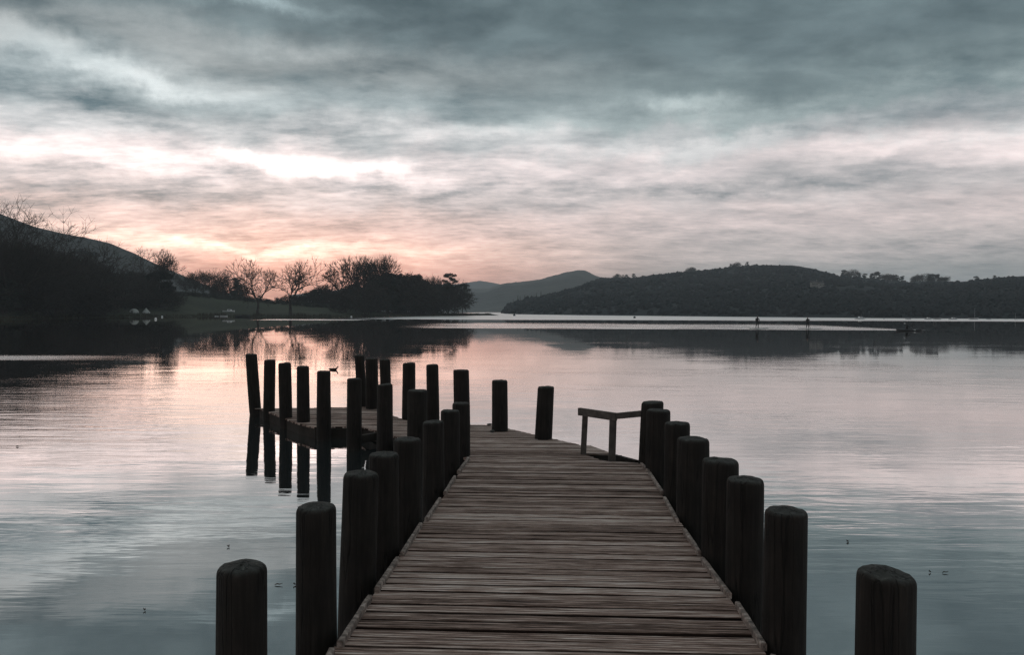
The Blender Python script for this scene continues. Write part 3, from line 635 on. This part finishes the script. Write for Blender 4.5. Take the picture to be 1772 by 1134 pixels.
# posts: (px of top centre, py of top, width px, D, lean in x over its height, base px shift)
POSTS = [(418, 978, 83, 3.30, 0), (547, 875, 68, 4.29, 0), (625, 818, 60, 5.24, -.03), (664, 785, 52, 5.90, 0), (705, 759, 48, 6.80, 0), (750, 729, 37, 8.15, 0), (779, 710, 33, 9.35, 0), (798, 697, 31, 10.35, 0),
         (1534, 990, 94, 2.95, 0), (1361, 882, 71, 4.16, -.01), (1290, 828, 62, 5.03, 0), (1247, 795, 62, 5.80, 0), (1200, 758, 55, 6.93, 0), (1172, 731, 43, 7.84, 0), (1139, 709, 41, 9.27, 0), (1129, 695, 38, 9.81, -.03),
         (434.5, 613, 19, 17.6, .07), (467, 623, 19, 16.6, -.02), (492.5, 628, 21, 15.6, .02), (524, 634, 21, 15.0, .01), (560, 642, 23, 14.1, 0), (613, 655, 25, 13.2, 0), (666, 665, 27, 12.4, 0), (722, 675, 34, 11.3, 0),
         (945, 669, 29, 12.35, -.05), (865, 658, 27, 13.75, .0), (798, 640, 27, 14.75, .02), (748, 631, 21, 15.2, .02), (708, 628, 22, 15.9, -.01), (666, 622, 18, 16.6, .03), (643, 620, 21, 17.1, .01), (622, 615, 16, 17.5, .05)]
post_bases = []
for i, (px, py, wp, D, lean) in enumerate(POSTS):
    rg2 = random.Random(300 + i); t = atD(px, py, D); r = wp / FPX * D / 2; zt = t.z; b = MB(); n = 22
    zs = [-1.1, -.5, -.1, .1, .3, .5, .7, .85, 1.0, 1.1, 1.18]; zs = [z for z in zs if z < zt - .07] + [zt - .05]; rn = .035 + .01 * rg2.random()
    prof = [(z, 1.0) for z in zs[:-1]] + [(zt - rn, 1.0), (zt - rn * .62, .985), (zt - rn * .30, .94), (zt - rn * .10, .86), (zt - .003, .72), (zt + .002, .45), (zt + .003, .15)]
    rings = []
    for (z, k) in prof:
        k0 = len(b.v)
        for j in range(n):
            a = 2 * math.pi * j / n; cx_, cy_ = math.cos(a), math.sin(a)
            rr = r * k * (1 + .045 * noise.noise(Vector((cx_ * 1.2, cy_ * 1.2, z * 1.1 + i * 7))) + .012 * noise.noise(Vector((cx_ * 5, cy_ * 5, z * .8 + i * 3)))) + .008 * (zt - z) * (1 if z > 0 else 0) * .8
            zz = z + (.010 * noise.noise(Vector((cx_ * 2, cy_ * 2, i * 5.0))) + .012 * cx_ * noise.noise(Vector((i * 2.3, 0, 0)))) * (1 if z > zt - .06 else 0)
            b.v.append((cx_ * rr + lean * (zt - z), cy_ * rr, zz))
        rings.append(k0)
    for a_, c_ in zip(rings, rings[1:]):
        for j in range(n): b.f.append((a_ + j, a_ + (j + 1) % n, c_ + (j + 1) % n, c_ + j))
    b.f.append(tuple(rings[-1] + j for j in range(n)))
    o = b.build('post', M_POST, jetty, smooth=True); o.location = (t.x, t.y, 0); post_bases.append((t.x, t.y))

# kerb boards, each a short length skewed to the edge
def kerb(pa, pb, wd=.034, h=.045, out=0.0):
    a = deck_pt(*pa); b_ = deck_pt(*pb); m_ = MB(); d = (b_ - a)
    n = 6; up_ = Vector((0, 0, 1)); s_ = Vector((d.y, -d.x, 0)).normalized(); rg = random.Random(int(pa[0])); sec = []
    for i in range(n + 1):
        p = a.lerp(b_, i / n); p.z = deck_z(p.y) - .006; w2 = wd * (1 + rg.uniform(-.07, .07)); hh = h * (1 + rg.uniform(-.05, .04)); k = len(m_.v)
        for (u, z) in ((-.5, 0), (.5, 0), (.5, .85), (.35, 1), (-.35, 1), (-.5, .85)): m_.v.append(tuple(p + s_ * u * w2 + up_ * z * hh))
        sec.append(k)
    for a_, c_ in zip(sec, sec[1:]):
        for j in range(6): m_.f.append((a_ + j, a_ + (j + 1) % 6, c_ + (j + 1) % 6, c_ + j))
    m_.f.append(tuple(range(sec[0], sec[0] + 6))); m_.f.append(tuple(range(sec[-1] + 5, sec[-1] - 1, -1)))
    o = m_.build('kerb_board', M_KERB, jetty)
    bm = bmesh.new(); bm.from_mesh(o.data); bmesh.ops.recalc_face_normals(bm, faces=bm.faces); bm.to_mesh(o.data); bm.free()
for a, b_ in (((562, 1160), (574, 1134)), ((588, 1122), (640, 1040)), ((652, 1026), (688, 972)), ((696, 964), (728, 912)), ((738, 903), (761, 868)), ((770, 857), (787, 829)), ((793, 820), (811, 796)),
              ((1332, 1160), (1338, 1146)), ((1322, 1126), (1276, 1052)), ((1262, 1036), (1216, 974)), ((1210, 962), (1184, 922)), ((1172, 906), (1150, 866)), ((1146, 856), (1124, 822)), ((1122, 818), (1110, 806))):
    kerb(a, b_)
# side beams under the edges, cross beams between posts, lower landing, handrail
def inset(P, k): return P
for chain in (PL, PR):
    for a, b_ in zip(chain, chain[1:]):
        if (b_ - a).length < .12: continue
        m_ = MB(); za = deck_z(a.y) - .135; zb = deck_z(b_.y) - .135; mid = Vector((0.4 if a.y < 11 else -1.6, 0, 0))
        A = Vector((a.x, a.y, za)); B = Vector((b_.x, b_.y, zb)); d = (B - A).normalized(); s_ = Vector((-d.y, d.x, 0))
        ctr = Vector((.4, 6, 0)) if (a.y + b_.y) / 2 < 10 else Vector((-2, 14.2, 0))
        if s_.dot(ctr - A) < 0: s_ = -s_
        m_.bar(A + s_ * .05, B + s_ * .05, .06, .195); m_.build('side_beam', M_BEAM, jetty)
for (i, j) in ((1, 9), (2, 10), (4, 12), (6, 14)):
    a, b_ = post_bases[i], post_bases[j]; m_ = MB(); m_.bar((a[0], a[1], deck_z(a[1]) - .14), (b_[0], b_[1], deck_z(b_[1]) - .14), .09, .16); m_.build('cross_beam', M_BEAM, jetty)
for (i, j) in ((17, 31), (19, 28), (21, 27), (23, 25)):
    a, b_ = post_bases[i], post_bases[j]; m_ = MB(); m_.bar((a[0], a[1], deck_z(a[1]) - .12), (b_[0], b_[1], deck_z(b_[1]) - .12), .09, .14); m_.build('cross_beam', M_BEAM, jetty)
lz = .30
la = atZ(1004, 768.5, lz + .02); lb = atZ(1053, 780, lz + .02)
land = MB(); rg2 = random.Random(4)
lp = atZ(1009, 785, .30); u0, v0 = toL(lp)
for i in range(5):
    vv = v0 + i * .15; land.quad_box(u0 - .3, u0 + lerp(.46, .22, i / 4), vv, vv + .143, .27 - i * .003, .30 - i * .003)
    for k in (2, 6): x_, y_, z_ = land.v[-8 + k]; land.v[-8 + k] = (x_ - .06, y_, z_)
pl = land.build('landing_step', M_PLANK, jetty); pl.rotation_euler = (0, 0, YAW)
at = pl.data.attributes.new('plank', 'FLOAT', 'FACE'); at.data.foreach_set('value', [[.9, .5, 1.0, .6, .8][i // 6] for i in range(30)])
b = MB(); p0 = toW(u0 - .3, v0 + .04); p1 = toW(u0 + .60, v0 + .04); b.bar((*p0, .17), (*p1, .17), .06, .19); b.build('side_beam', M_BEAM, jetty)
b = MB(); a_ = atD(1064, 791, 10.3); b2 = atD(1102, 801, 9.85); b.bar(a_ - Vector((0, 0, .06)), b2 - Vector((0, 0, .06)), .06, .18); b.build('side_beam', M_BEAM, jetty)
rail = bpy.data.objects.new('handrail', None); COL.objects.link(rail); rail.parent = jetty
A0 = deck_pt(1008, 787); B0 = deck_pt(1058, 798)
b = MB(); At = atD(1013, 712, A0.y); b.bar((A0.x, A0.y, deck_z(A0.y) - .25), (At.x, At.y, At.z), .075, .07, up=(0, 1, 0)); b.build('upright', M_RAIL, rail)
b = MB(); Bt = atD(1061, 722, B0.y); b.bar((B0.x, B0.y, deck_z(B0.y) - .25), (Bt.x, Bt.y, Bt.z), .088, .08, up=(0, 1, 0)); b.build('upright', M_RAIL, rail)
e1 = atD(1002, 712.5, A0.y - .05); e2 = atD(1066, 722, B0.y - .06); b = MB(); b.bar(e1, e2, .05, .105); b.build('top_rail', M_RAIL, rail)
e3 = atD(1066, 720.5, B0.y - .03); e4 = atD(1118, 715.5, 9.82); b = MB(); b.bar(e3, e4, .05, .08); b.build('top_rail', M_RAIL, rail)
# stones on the deck
def lump(name, p, r, label, cat, sc3=(1, 1, .6), mat=M_STONE, group=None):
    b = MB(); b.ball((0, 0, r * sc3[2] * .9), r, 8, sc3); b.v = [tuple(Vector(v_) * (1 + .18 * noise.noise(Vector(v_) * 40))) for v_ in b.v]
    o = b.build(name, mat, smooth=True); o.location = p; return tag(o, label, cat, group)
lump('stone', deck_pt(852, 749), .045, 'small dark stone lying on the planks before the two far right posts', 'stone')
lump('stone', deck_pt(847, 736.5), .035, 'smaller dark stone at the far edge of the deck, left of the far posts', 'stone', (1.6, 1, .6))

# ------------------------------------------------------------------ things on and by the water
def hull(L, W, H, n=12, sheer=.25, transom=.75):
    b = MB(); secs = []
    for i in range(n + 1):
        t = i / n; x = (t - .5) * L; wv = W / 2 * (transom + (1 - transom) * math.sin(min(1, t / .45) * math.pi / 2)) if t < .45 else W / 2 * (1 - ((t - .45) / .55) ** 2.4); wv = max(wv, .015)
        zt = H * (1 + sheer * abs(t - .4) ** 2 * 3); k = len(b.v)
        for (u, z) in ((-1, zt), (-.92, zt * .45), (-.55, .02), (0, -.08 + .05 * t), (.55, .02), (.92, zt * .45), (1, zt), (.86, zt - .02), (.8, H * .55), (-.8, H * .55), (-.86, zt - .02)): b.v.append((x, u * wv, z))
        secs.append(k)
    for a_, c_ in zip(secs, secs[1:]):
        for j in range(11): b.f.append((a_ + j, a_ + (j + 1) % 11, c_ + (j + 1) % 11, c_ + j))
    b.f.append(tuple(secs[0] + j for j in range(11))); b.f.append(tuple(secs[-1] + 10 - j for j in range(11)))
    return b
def boat(px, L, kind, label, rz, p=None, group=None, name=None):
    p = p or atD(px, 545, 1); 
    r = empty(name or {'cabin': 'cabin_boat', 'mast': 'sailing_dinghy', 'row': 'rowing_boat'}[kind], p, rz); tag(r, label, 'boat', group)
    L *= 1.0 if group is None else .66
    H = L * .11; hull(L, L * .34, H).build('hull', M_WHITE, r)
    if kind == 'cabin':
        b = MB(); z0 = H * .9
        for (x, y0, z) in ((0, 0, 0),): pass
        P = [(-.12 * L, .13 * L, 0), (.28 * L, .08 * L, 0), (.20 * L, .07 * L, .12 * L), (-.10 * L, .11 * L, .14 * L)]
        b.v = [(x, s * y, z0 + z) for s in (-1, 1) for (x, y, z) in P]; b.f = [(0, 1, 2, 3), (7, 6, 5, 4), (0, 4, 5, 1), (1, 5, 6, 2), (2, 6, 7, 3), (3, 7, 4, 0)]
        c = b.build('cabin', M_WHITE, r); g = MB()
        for s in (-1, 1): g.quad_box(-.06 * L, .15 * L, s * .115 * L - .01, s * .115 * L + .01, z0 + .05 * L, z0 + .10 * L)
        g.build('window', M_GLASS, c)
    if kind == 'mast':
        b = MB(); b.tube([(.1 * L, 0, H * .5), (.1 * L, 0, L * 1.15)], [.022, .014], 5); b.build('mast', M_WHITE, r)
        b = MB(); b.tube([(.1 * L, 0, H * 1.9), (-.35 * L, 0, H * 1.8)], [.12, .1], 6); b.build('boom_cover', M_DARKGEL, r)
    if kind == 'row':
        b = MB(); [b.quad_box(x * L, x * L + .22, -.14 * L, .14 * L, H * .7, H * .7 + .03) for x in (-.28, .0, .22)]; b.build('thwart', M_RAIL, r)
    return r
far = [(1488, 549.5, 5.5, 'cabin', 0.1, 'white cabin boat moored farthest left of the boats by the right shore'),
       (1530, 549.2, 2.6, 'row', 0.9, 'tiny white rowing boat by the right shore, second boat from the left of the line'),
       (1572, 551.0, 3.6, 'row', 0.2, 'white rowing boat by the right shore above the kayaker'),
       (1606, 551.3, 4.2, 'cabin', 0.15, 'white cabin boat with another boat touching its right side, by the right shore'),
       (1622, 552.0, 4.4, 'row', 0.0, 'white rowing boat just right of a cabin boat and above the dark buoy'),
       (1649, 552.2, 4.4, 'cabin', -0.1, 'white cabin boat in the middle of the moored line by the right shore'),
       (1685, 552.3, 5.4, 'mast', 0.05, 'moored white sailing dinghy with the longer hull near the right shore'),
       (1711, 552.8, 3.4, 'row', 0.3, 'white rowing boat between the two masted boats'),
       (1757, 553.2, 3.2, 'mast', 0.8, 'rightmost moored boat, small, white, with a thin mast')]
for px, py, L, kind, rz, lab in far:
    p = atZ(px, py, 0.0)
    p = atD(px, 545, min(p.y, 262)); p.z = 0.03
    boat(px, L, kind, lab, rz, p, 'boats moored by the right shore')
p = land_pt(396, 14); boat(0, 4.6, 'cabin', 'white cabin boat pulled up on the left pasture bank', 0.15, p + Vector((0, 0, .12)))
p = atZ(391, 547.8) ; boat(0, 2.6, 'row', 'small white rowing boat at the water edge below the cabin boat', .4, p - Vector((0, 2.0, -.03)))
p = atZ(379, 547.9) ; boat(0, 1.7, 'row', 'tiny white tender left of the rowing boat by the left shore', 1.2, p - Vector((0, 2.0, -.03)))
p = atZ(423, 548.6); boat(0, 5.0, 'row', 'low dark rowing boat lying along the shore left of the lone trees', .05, p - Vector((0, 1.5, -.02))).children[0].data.materials[0] = M_DARKGEL
# tents on the left bank
p = land_pt(232, 12); b = MB(); r = 1.5
for i in range(5):
    ph = math.pi / 2 * i / 4.6
    for j in range(14): t = 2 * math.pi * j / 14; b.v.append((r * math.cos(ph) * math.cos(t) * 1.0, r * math.cos(ph) * math.sin(t), 1.5 * math.sin(ph)))
b.v.append((0, 0, 1.52))
for i in range(4):
    for j in range(14): b.f.append((i * 14 + j, i * 14 + (j + 1) % 14, (i + 1) * 14 + (j + 1) % 14, (i + 1) * 14 + j))
for j in range(14): b.f.append((56 + j, 56 + (j + 1) % 14, 70))
t = empty('dome_tent', p + Vector((0, 0, -.02))); tag(t, 'pale rounded dome tent pitched under the dark trees', 'tent'); b.build('canopy', M_CANVAS, t, True)
d = MB(); d.v = [(-.4, -1.50, .05), (.4, -1.50, .05), (.22, -1.28, .8), (-.22, -1.28, .8)]; d.f = [(0, 1, 2, 3)]; d.v += [(x, y + .03, z) for x, y, z in d.v]; d.f += [(7, 6, 5, 4), (0, 4, 5, 1), (1, 5, 6, 2), (2, 6, 7, 3), (3, 7, 4, 0)]; d.build('door', M_DARKGEL, t)
p = land_pt(253, 11); t = empty('bell_tent', p + Vector((0, 0, -.02))); tag(t, 'pale pointed bell tent right of the dome tent on the left bank', 'tent')
b = MB(); n = 12
for (z, r) in ((0, 1.35), (.35, 1.25), (1.3, .45), (1.85, .05)):
    for j in range(n): a = 6.283 * j / n; b.v.append((r * math.cos(a), r * math.sin(a), z))
for i in range(3):
    for j in range(n): b.f.append((i * n + j, i * n + (j + 1) % n, (i + 1) * n + (j + 1) % n, (i + 1) * n + j))
b.build('canopy', M_CANVAS, t); d = MB(); d.v = [(-.3, -1.36, .02), (.3, -1.36, .02), (0, -.55, 1.25), (-.3, -1.2, .02), (.3, -1.2, .02), (0, -.45, 1.22)]; d.f = [(0, 1, 2), (5, 4, 3), (0, 3, 4, 1), (1, 4, 5, 2), (2, 5, 3, 0)]; d.build('door', M_DARKGEL, t)
# buoys and birds
def buoy(px, py, r, label, mat=M_WHITE):
    p = atZ(px, py); e = empty('buoy', p); tag(e, label, 'buoy'); b = MB(); b.ball((0, 0, r * .55), r, 12, (1, 1, .95)); b.build('float', mat, e, True)
    b = MB(); b.tube([(0, 0, r * 1.4), (0, 0, r * 1.4 + .1), (.06, 0, r * 1.4 + .16), (.0, 0, r * 1.4 + .2)], [.03, .02, .02, .02], 5); b.build('mooring_ring', M_DARKGEL, e)
buoy(269.5, 553.2, .30, 'large white mooring buoy off the bank below the pointed tent')
buoy(608, 549.4, .32, 'small white mooring buoy at the end of the bright water streak near the clump')
buoy(280.5, 549.0, .3, 'pale buoy close to the bank right of the large white buoy')
buoy(1617.5, 560.5, .32, 'dark round buoy floating right of the kayaker', M_DARKGEL)
buoy(1098, 550.8, .45, 'tiny dark buoy on the bright far water left of the paddleboarders', M_DARKGEL)
buoy(890, 546.9, .6, 'farthest dark buoy, on the bright water off the tip of the spit', M_DARKGEL)
def skin_body(name, mat, V, E, Rr, parent=None, sub=2):
    me = bpy.data.meshes.new(name); me.from_pydata(V, E, []); me.materials.append(mat); o = bpy.data.objects.new(name, me); COL.objects.link(o); o.parent = parent
    md = o.modifiers.new('skin', 'SKIN')
    if not me.skin_vertices: 
        bm = bmesh.new(); bm.from_mesh(me); bm.verts.layers.skin.verify(); bm.to_mesh(me); bm.free()
    for i, r in enumerate(Rr): me.skin_vertices[0].data[i].radius = (r, r) if not isinstance(r, tuple) else r
    me.skin_vertices[0].data[0].use_root = True; md.use_smooth_shade = True
    s = o.modifiers.new('sub', 'SUBSURF'); s.levels = sub; s.render_levels = sub; return o
# mallard on the water
dk_ = empty('duck', atZ(577.5, 640.6), 0.0); dk_.scale = (.7, .7, .7); tag(dk_, 'dark duck swimming right on the pink water beyond the jetty arm', 'duck')
skin_body('body', M_FEATH, [(-.02, 0, .035), (-.22, 0, .05), (-.30, 0, .085), (.12, 0, .05), (.19, 0, .10), (.215, 0, .17), (.235, 0, .20), (.30, 0, .19)],
          [(0, 1), (1, 2), (0, 3), (3, 4), (4, 5), (5, 6), (6, 7)], [.085, .06, .02, .075, .042, .034, .044, .014], dk_)
# people out on the lake
def standing(px, py, label, H=1.62, flip_=1, seed=0):
    p = atZ(px, py); s = H / 1.72; e = empty('person', (p.x, p.y, .10), 0.15 * flip_); tag(e, label, 'person', None)
    F = flip_
    V = [(0, 0, .92), (0, .0, 1.12), (.02 * F, -.02, 1.38), (.03 * F, -.02, 1.50), (.05 * F, -.03, 1.66),
         (-.10, 0, .86), (-.15, -.05, .48), (-.17, .02, .07), (-.17, -.12, .03), (.10, 0, .86), (.16, -.05, .48), (.17, .02, .07), (.17, -.12, .03),
         (-.19, -.01, 1.40), (-.27, -.10, 1.14), (-.10, -.24, 1.02 + .04 * F), (.21, -.01, 1.40), (.30, -.12, 1.16), (.19, -.27, 1.12)]
    E = [(0, 1), (1, 2), (2, 3), (3, 4), (0, 5), (5, 6), (6, 7), (7, 8), (0, 9), (9, 10), (10, 11), (11, 12), (2, 13), (13, 14), (14, 15), (2, 16), (16, 17), (17, 18)]
    Rr = [.15, .14, .165, .062, .105, .11, .075, .05, .045, .11, .075, .05, .045, .068, .050, .038, .068, .050, .038]
    V = [(x * s, y * s, z * s) for x, y, z in V]; skin_body('body', M_NEO, V, E, [r * s for r in Rr], e)
    b = MB(); b.ball((.05 * F * s, -.135 * s, 1.655 * s), .07 * s, 10, (.9, .35, 1.15)); b.build('face', M_SKIN, e, True)
    hp = Vector((p.x, p.y, .10)); rot = Matrix.Rotation(0.15 * F, 3, 'Z')
    h1 = hp + rot @ Vector((-.10 * s, -.26 * s, 1.02 * s)); h2 = hp + rot @ Vector((.19 * s, -.29 * s, 1.12 * s))
    d = (h2 - h1).normalized(); tip = hp + rot @ Vector((-.30 * F * s, -.42, -.02))
    pd = empty('paddle', (p.x, p.y, .1)); tag(pd, 'long thin paddle held by the ' + label.split(',')[0], 'paddle')
    a_ = Vector((.22 * F, -.30, 1.35 * s)); c_ = Vector((-.34 * F, -.36, -.02)); b = MB(); b.tube([a_, c_], [.016, .016], 6); b.build('shaft', M_DARKGEL, pd)
    b = MB(); dd = (c_ - a_).normalized(); b.bar(c_, c_ + dd * .0 + Vector((-.09 * F, 0, -.12)), .02, .17, up=(0, 1, 0.2)); b.build('blade', M_WHITE, pd)
    bd = empty('paddleboard', (p.x + .15, p.y, .0), 0.35 * F); tag(bd, 'pale flat paddleboard under the ' + label.split(',')[0], 'paddleboard')
    b = MB(); n = 16; rows = []
    for i in range(n + 1):
        t = i / n; x = (t - .45) * 3.1; wv = .38 * (math.sin(math.pi * min(max(t * .93 + .035, 0), 1)) ** .5); zt = .09 + .16 * max(0, t - .75) ** 1.0 * 1.4; k = len(b.v)
        for (u, z) in ((-1, -.05), (-1, 0), (-.85, .012), (.85, .012), (1, 0), (1, -.05), (.8, -.10), (-.8, -.10)): b.v.append((x, u * wv, zt + z))
        rows.append(k)
    for a_, c_ in zip(rows, rows[1:]):
        for j in range(8): b.f.append((a_ + j, a_ + (j + 1) % 8, c_ + (j + 1) % 8, c_ + j))
    b.f.append(tuple(rows[0] + j for j in range(8))); b.f.append(tuple(rows[-1] + 7 - j for j in range(8))); b.build('board', M_CANVAS, bd)
standing(1310, 569.5, 'left paddleboarder, standing in dark clothing on the bright water', 1.72, 1)
standing(1397.5, 569.8, 'right paddleboarder, standing slightly smaller in dark clothing', 1.60, -1)
kp = atZ(1573, 573.0); kr = .10
k_ = empty('kayak', (kp.x, kp.y, 0.02), kr); tag(k_, 'low dark kayak at the right end of the bright water', 'kayak')
b = MB(); n = 16; rows = []
for i in range(n + 1):
    t = i / n; x = (t - .5) * 3.6; wv = .30 * math.sin(math.pi * min(max(t, .02), .98)) ** .8; zt = .20 + .14 * abs(t - .5) ** 2 * 4; kk = len(b.v)
    for (u, z) in ((-1, zt - .1), (-.5, zt), (0, zt + .03), (.5, zt), (1, zt - .1), (.7, .0), (0, -.08), (-.7, .0)): b.v.append((x, u * wv, z))
    rows.append(kk)
for a_, c_ in zip(rows, rows[1:]):
    for j in range(8): b.f.append((a_ + j, a_ + (j + 1) % 8, c_ + (j + 1) % 8, c_ + j))
b.f.append(tuple(rows[0] + j for j in range(8))); b.f.append(tuple(rows[-1] + 7 - j for j in range(8))); b.build('hull', M_DARKGEL, k_)
b = MB(); b.tube([(-.35, 0, .21), (-.35, 0, .27)], [.25, .23], 14, cap=False); b.build('cockpit_rim', M_NEO, k_)
pe = empty('person', (kp.x - .35, kp.y, .10), kr); tag(pe, 'kayaker seated low in dark clothing in the dark kayak', 'person')
skin_body('body', M_NEO, [(0, 0, .10), (.02, 0, .35), (.06, 0, .58), (.07, 0, .68), (.09, 0, .82), (.06, -.20, .60), (.22, -.30, .42), (.42, -.28, .46), (.06, .20, .60), (.22, .32, .46), (.40, .36, .58), (.35, -.1, .12), (.80, -.12, .14), (.35, .1, .12), (.80, .12, .14)],
          [(0, 1), (1, 2), (2, 3), (3, 4), (2, 5), (5, 6), (6, 7), (2, 8), (8, 9), (9, 10), (0, 11), (11, 12), (0, 13), (13, 14)], [.15, .16, .17, .06, .105, .07, .05, .04, .07, .05, .04, .09, .06, .09, .06], pe)
pd = empty('paddle', (kp.x, kp.y, .0), kr); tag(pd, 'double bladed paddle held by the kayaker', 'paddle')
b = MB(); b.tube([(.08, -.95, .22), (.06, .9, .92)], [.016, .016], 6); b.build('shaft', M_DARKGEL, pd)
for (y, z) in ((-1.1, .16), (1.05, .98)):
    b = MB(); b.ball((.07, y, z), .2, 8, (.45, 1, .2)); b.build('blade', M_WHITE, pd, True)
# leaves and twigs adrift
def leaf(px, py, s, label, kind='leaf'):
    s *= .5
    p = atZ(px, py); rg = random.Random(int(px)); r = MB(); n = 9
    if kind == 'leaf':
        for j in range(n):
            a = 6.283 * j / n; rr = s * (1 + .12 * math.sin(2 * a + px)) * (.92 + .16 * rg.random()); r.v.append((rr * math.cos(a), rr * .7 * math.sin(a), .006 + .02 * rg.random()))
        r.v.append((0, 0, .012)); r.v += [(x, y, z - .006) for (x, y, z) in r.v]
        for j in range(n): r.f += [(j, (j + 1) % n, n), (n + 1 + (j + 1) % n, n + 1 + j, 2 * n + 1), (j, n + 1 + j, n + 1 + (j + 1) % n, (j + 1) % n)]
    else:
        r.tube([(-s * 2, 0, .005), (-s * .7, s * .3, .012), (s * .6, -s * .1, .010), (s * 2, s * .3, .016)], [.003, .005, .004, .002], 6)
    o = r.build('floating_leaf' if kind == 'leaf' else 'floating_twig', M_LEAF); o.location = (p.x, p.y, .002); tag(o, label, kind)
leaf(395, 948, .028, 'small dark leaf adrift left of the second nearest left post')
leaf(250, 1058, .020, 'tiny dark leaf adrift on the lower left water')
leaf(510, 1014, .025, 'dark leaf adrift just beside the second nearest left post')
leaf(482, 1014, .035, 'thin curved twig adrift between the two nearest left posts', 'twig')
leaf(1467, 939, .026, 'dark leaf adrift right of the post with the gap beside the deck')
leaf(1609, 992, .020, 'tiny dark leaf adrift right of the nearest right post')
leaf(1636, 993, .030, 'thin dark twig adrift at the far lower right', 'twig')
leaf(30, 774, .05, 'small dark leaf standing up on the pink water at the left edge')
# farmhouses on the far slope
def house(px, v, L, label):
    p = min((ridge_pt(rightH, px, k / 26) for k in range(2, 26)), key=lambda c: abs((CAMZ - c.z) / c.y * FPX + 540 - v)); e = empty('farmhouse', p + Vector((0, -4, 1.6)), .1); e.scale = (.55, .55, .55); tag(e, label, 'house', None)
    b = MB(); b.quad_box(-L / 2, L / 2, -2.5, 2.5, -2, 4); wl = b.build('wall', M_HWALL, e)
    b = MB(); b.v = [(-L / 2 - .3, -2.9, 3.9), (L / 2 + .3, -2.9, 3.9), (L / 2 + .3, 2.9, 3.9), (-L / 2 - .3, 2.9, 3.9), (-L / 2 - .3, 0, 6.2), (L / 2 + .3, 0, 6.2)]; b.f = [(0, 1, 5, 4), (2, 3, 4, 5), (0, 4, 3), (1, 2, 5), (3, 2, 1, 0)]; rf = b.build('roof', M_SLATE, e)
    b = MB(); b.quad_box(L / 2 - 1, L / 2 - .2, -.4, .4, 5.4, 7.2); b.build('chimney', M_HWALL, rf)
    for k in range(3): b = MB(); x = -L / 2 + L * (k + .5) / 3; b.quad_box(x - .5, x + .5, -2.56, -2.44, 1.2, 2.6); b.build('window', M_GLASS, wl)
house(1407, 502, 8, 'pale farmhouse half way up the dark ridge, the left of two')
house(1419, 502, 6, 'smaller pale farmhouse half way up the dark ridge, the right of two')

# ------------------------------------------------------------------ haze
q = NT('haze_air'); q.t.nodes.remove(q.b); pvn = q.n('ShaderNodeVolumePrincipled'); pvn.inputs['Color'].default_value = (.80, .88, .95, 1); pvn.inputs['Density'].default_value = 2.0e-4; pvn.inputs['Anisotropy'].default_value = 0.0
q.l(pvn.outputs[0], q.out.inputs['Volume'])
b = MB(); b.quad_box(-4600, 4600, -300, 4400, -3.5, 200); hz = b.build('haze', q.m); tag(hz, 'thin blue evening haze over the lake', kind='stuff')
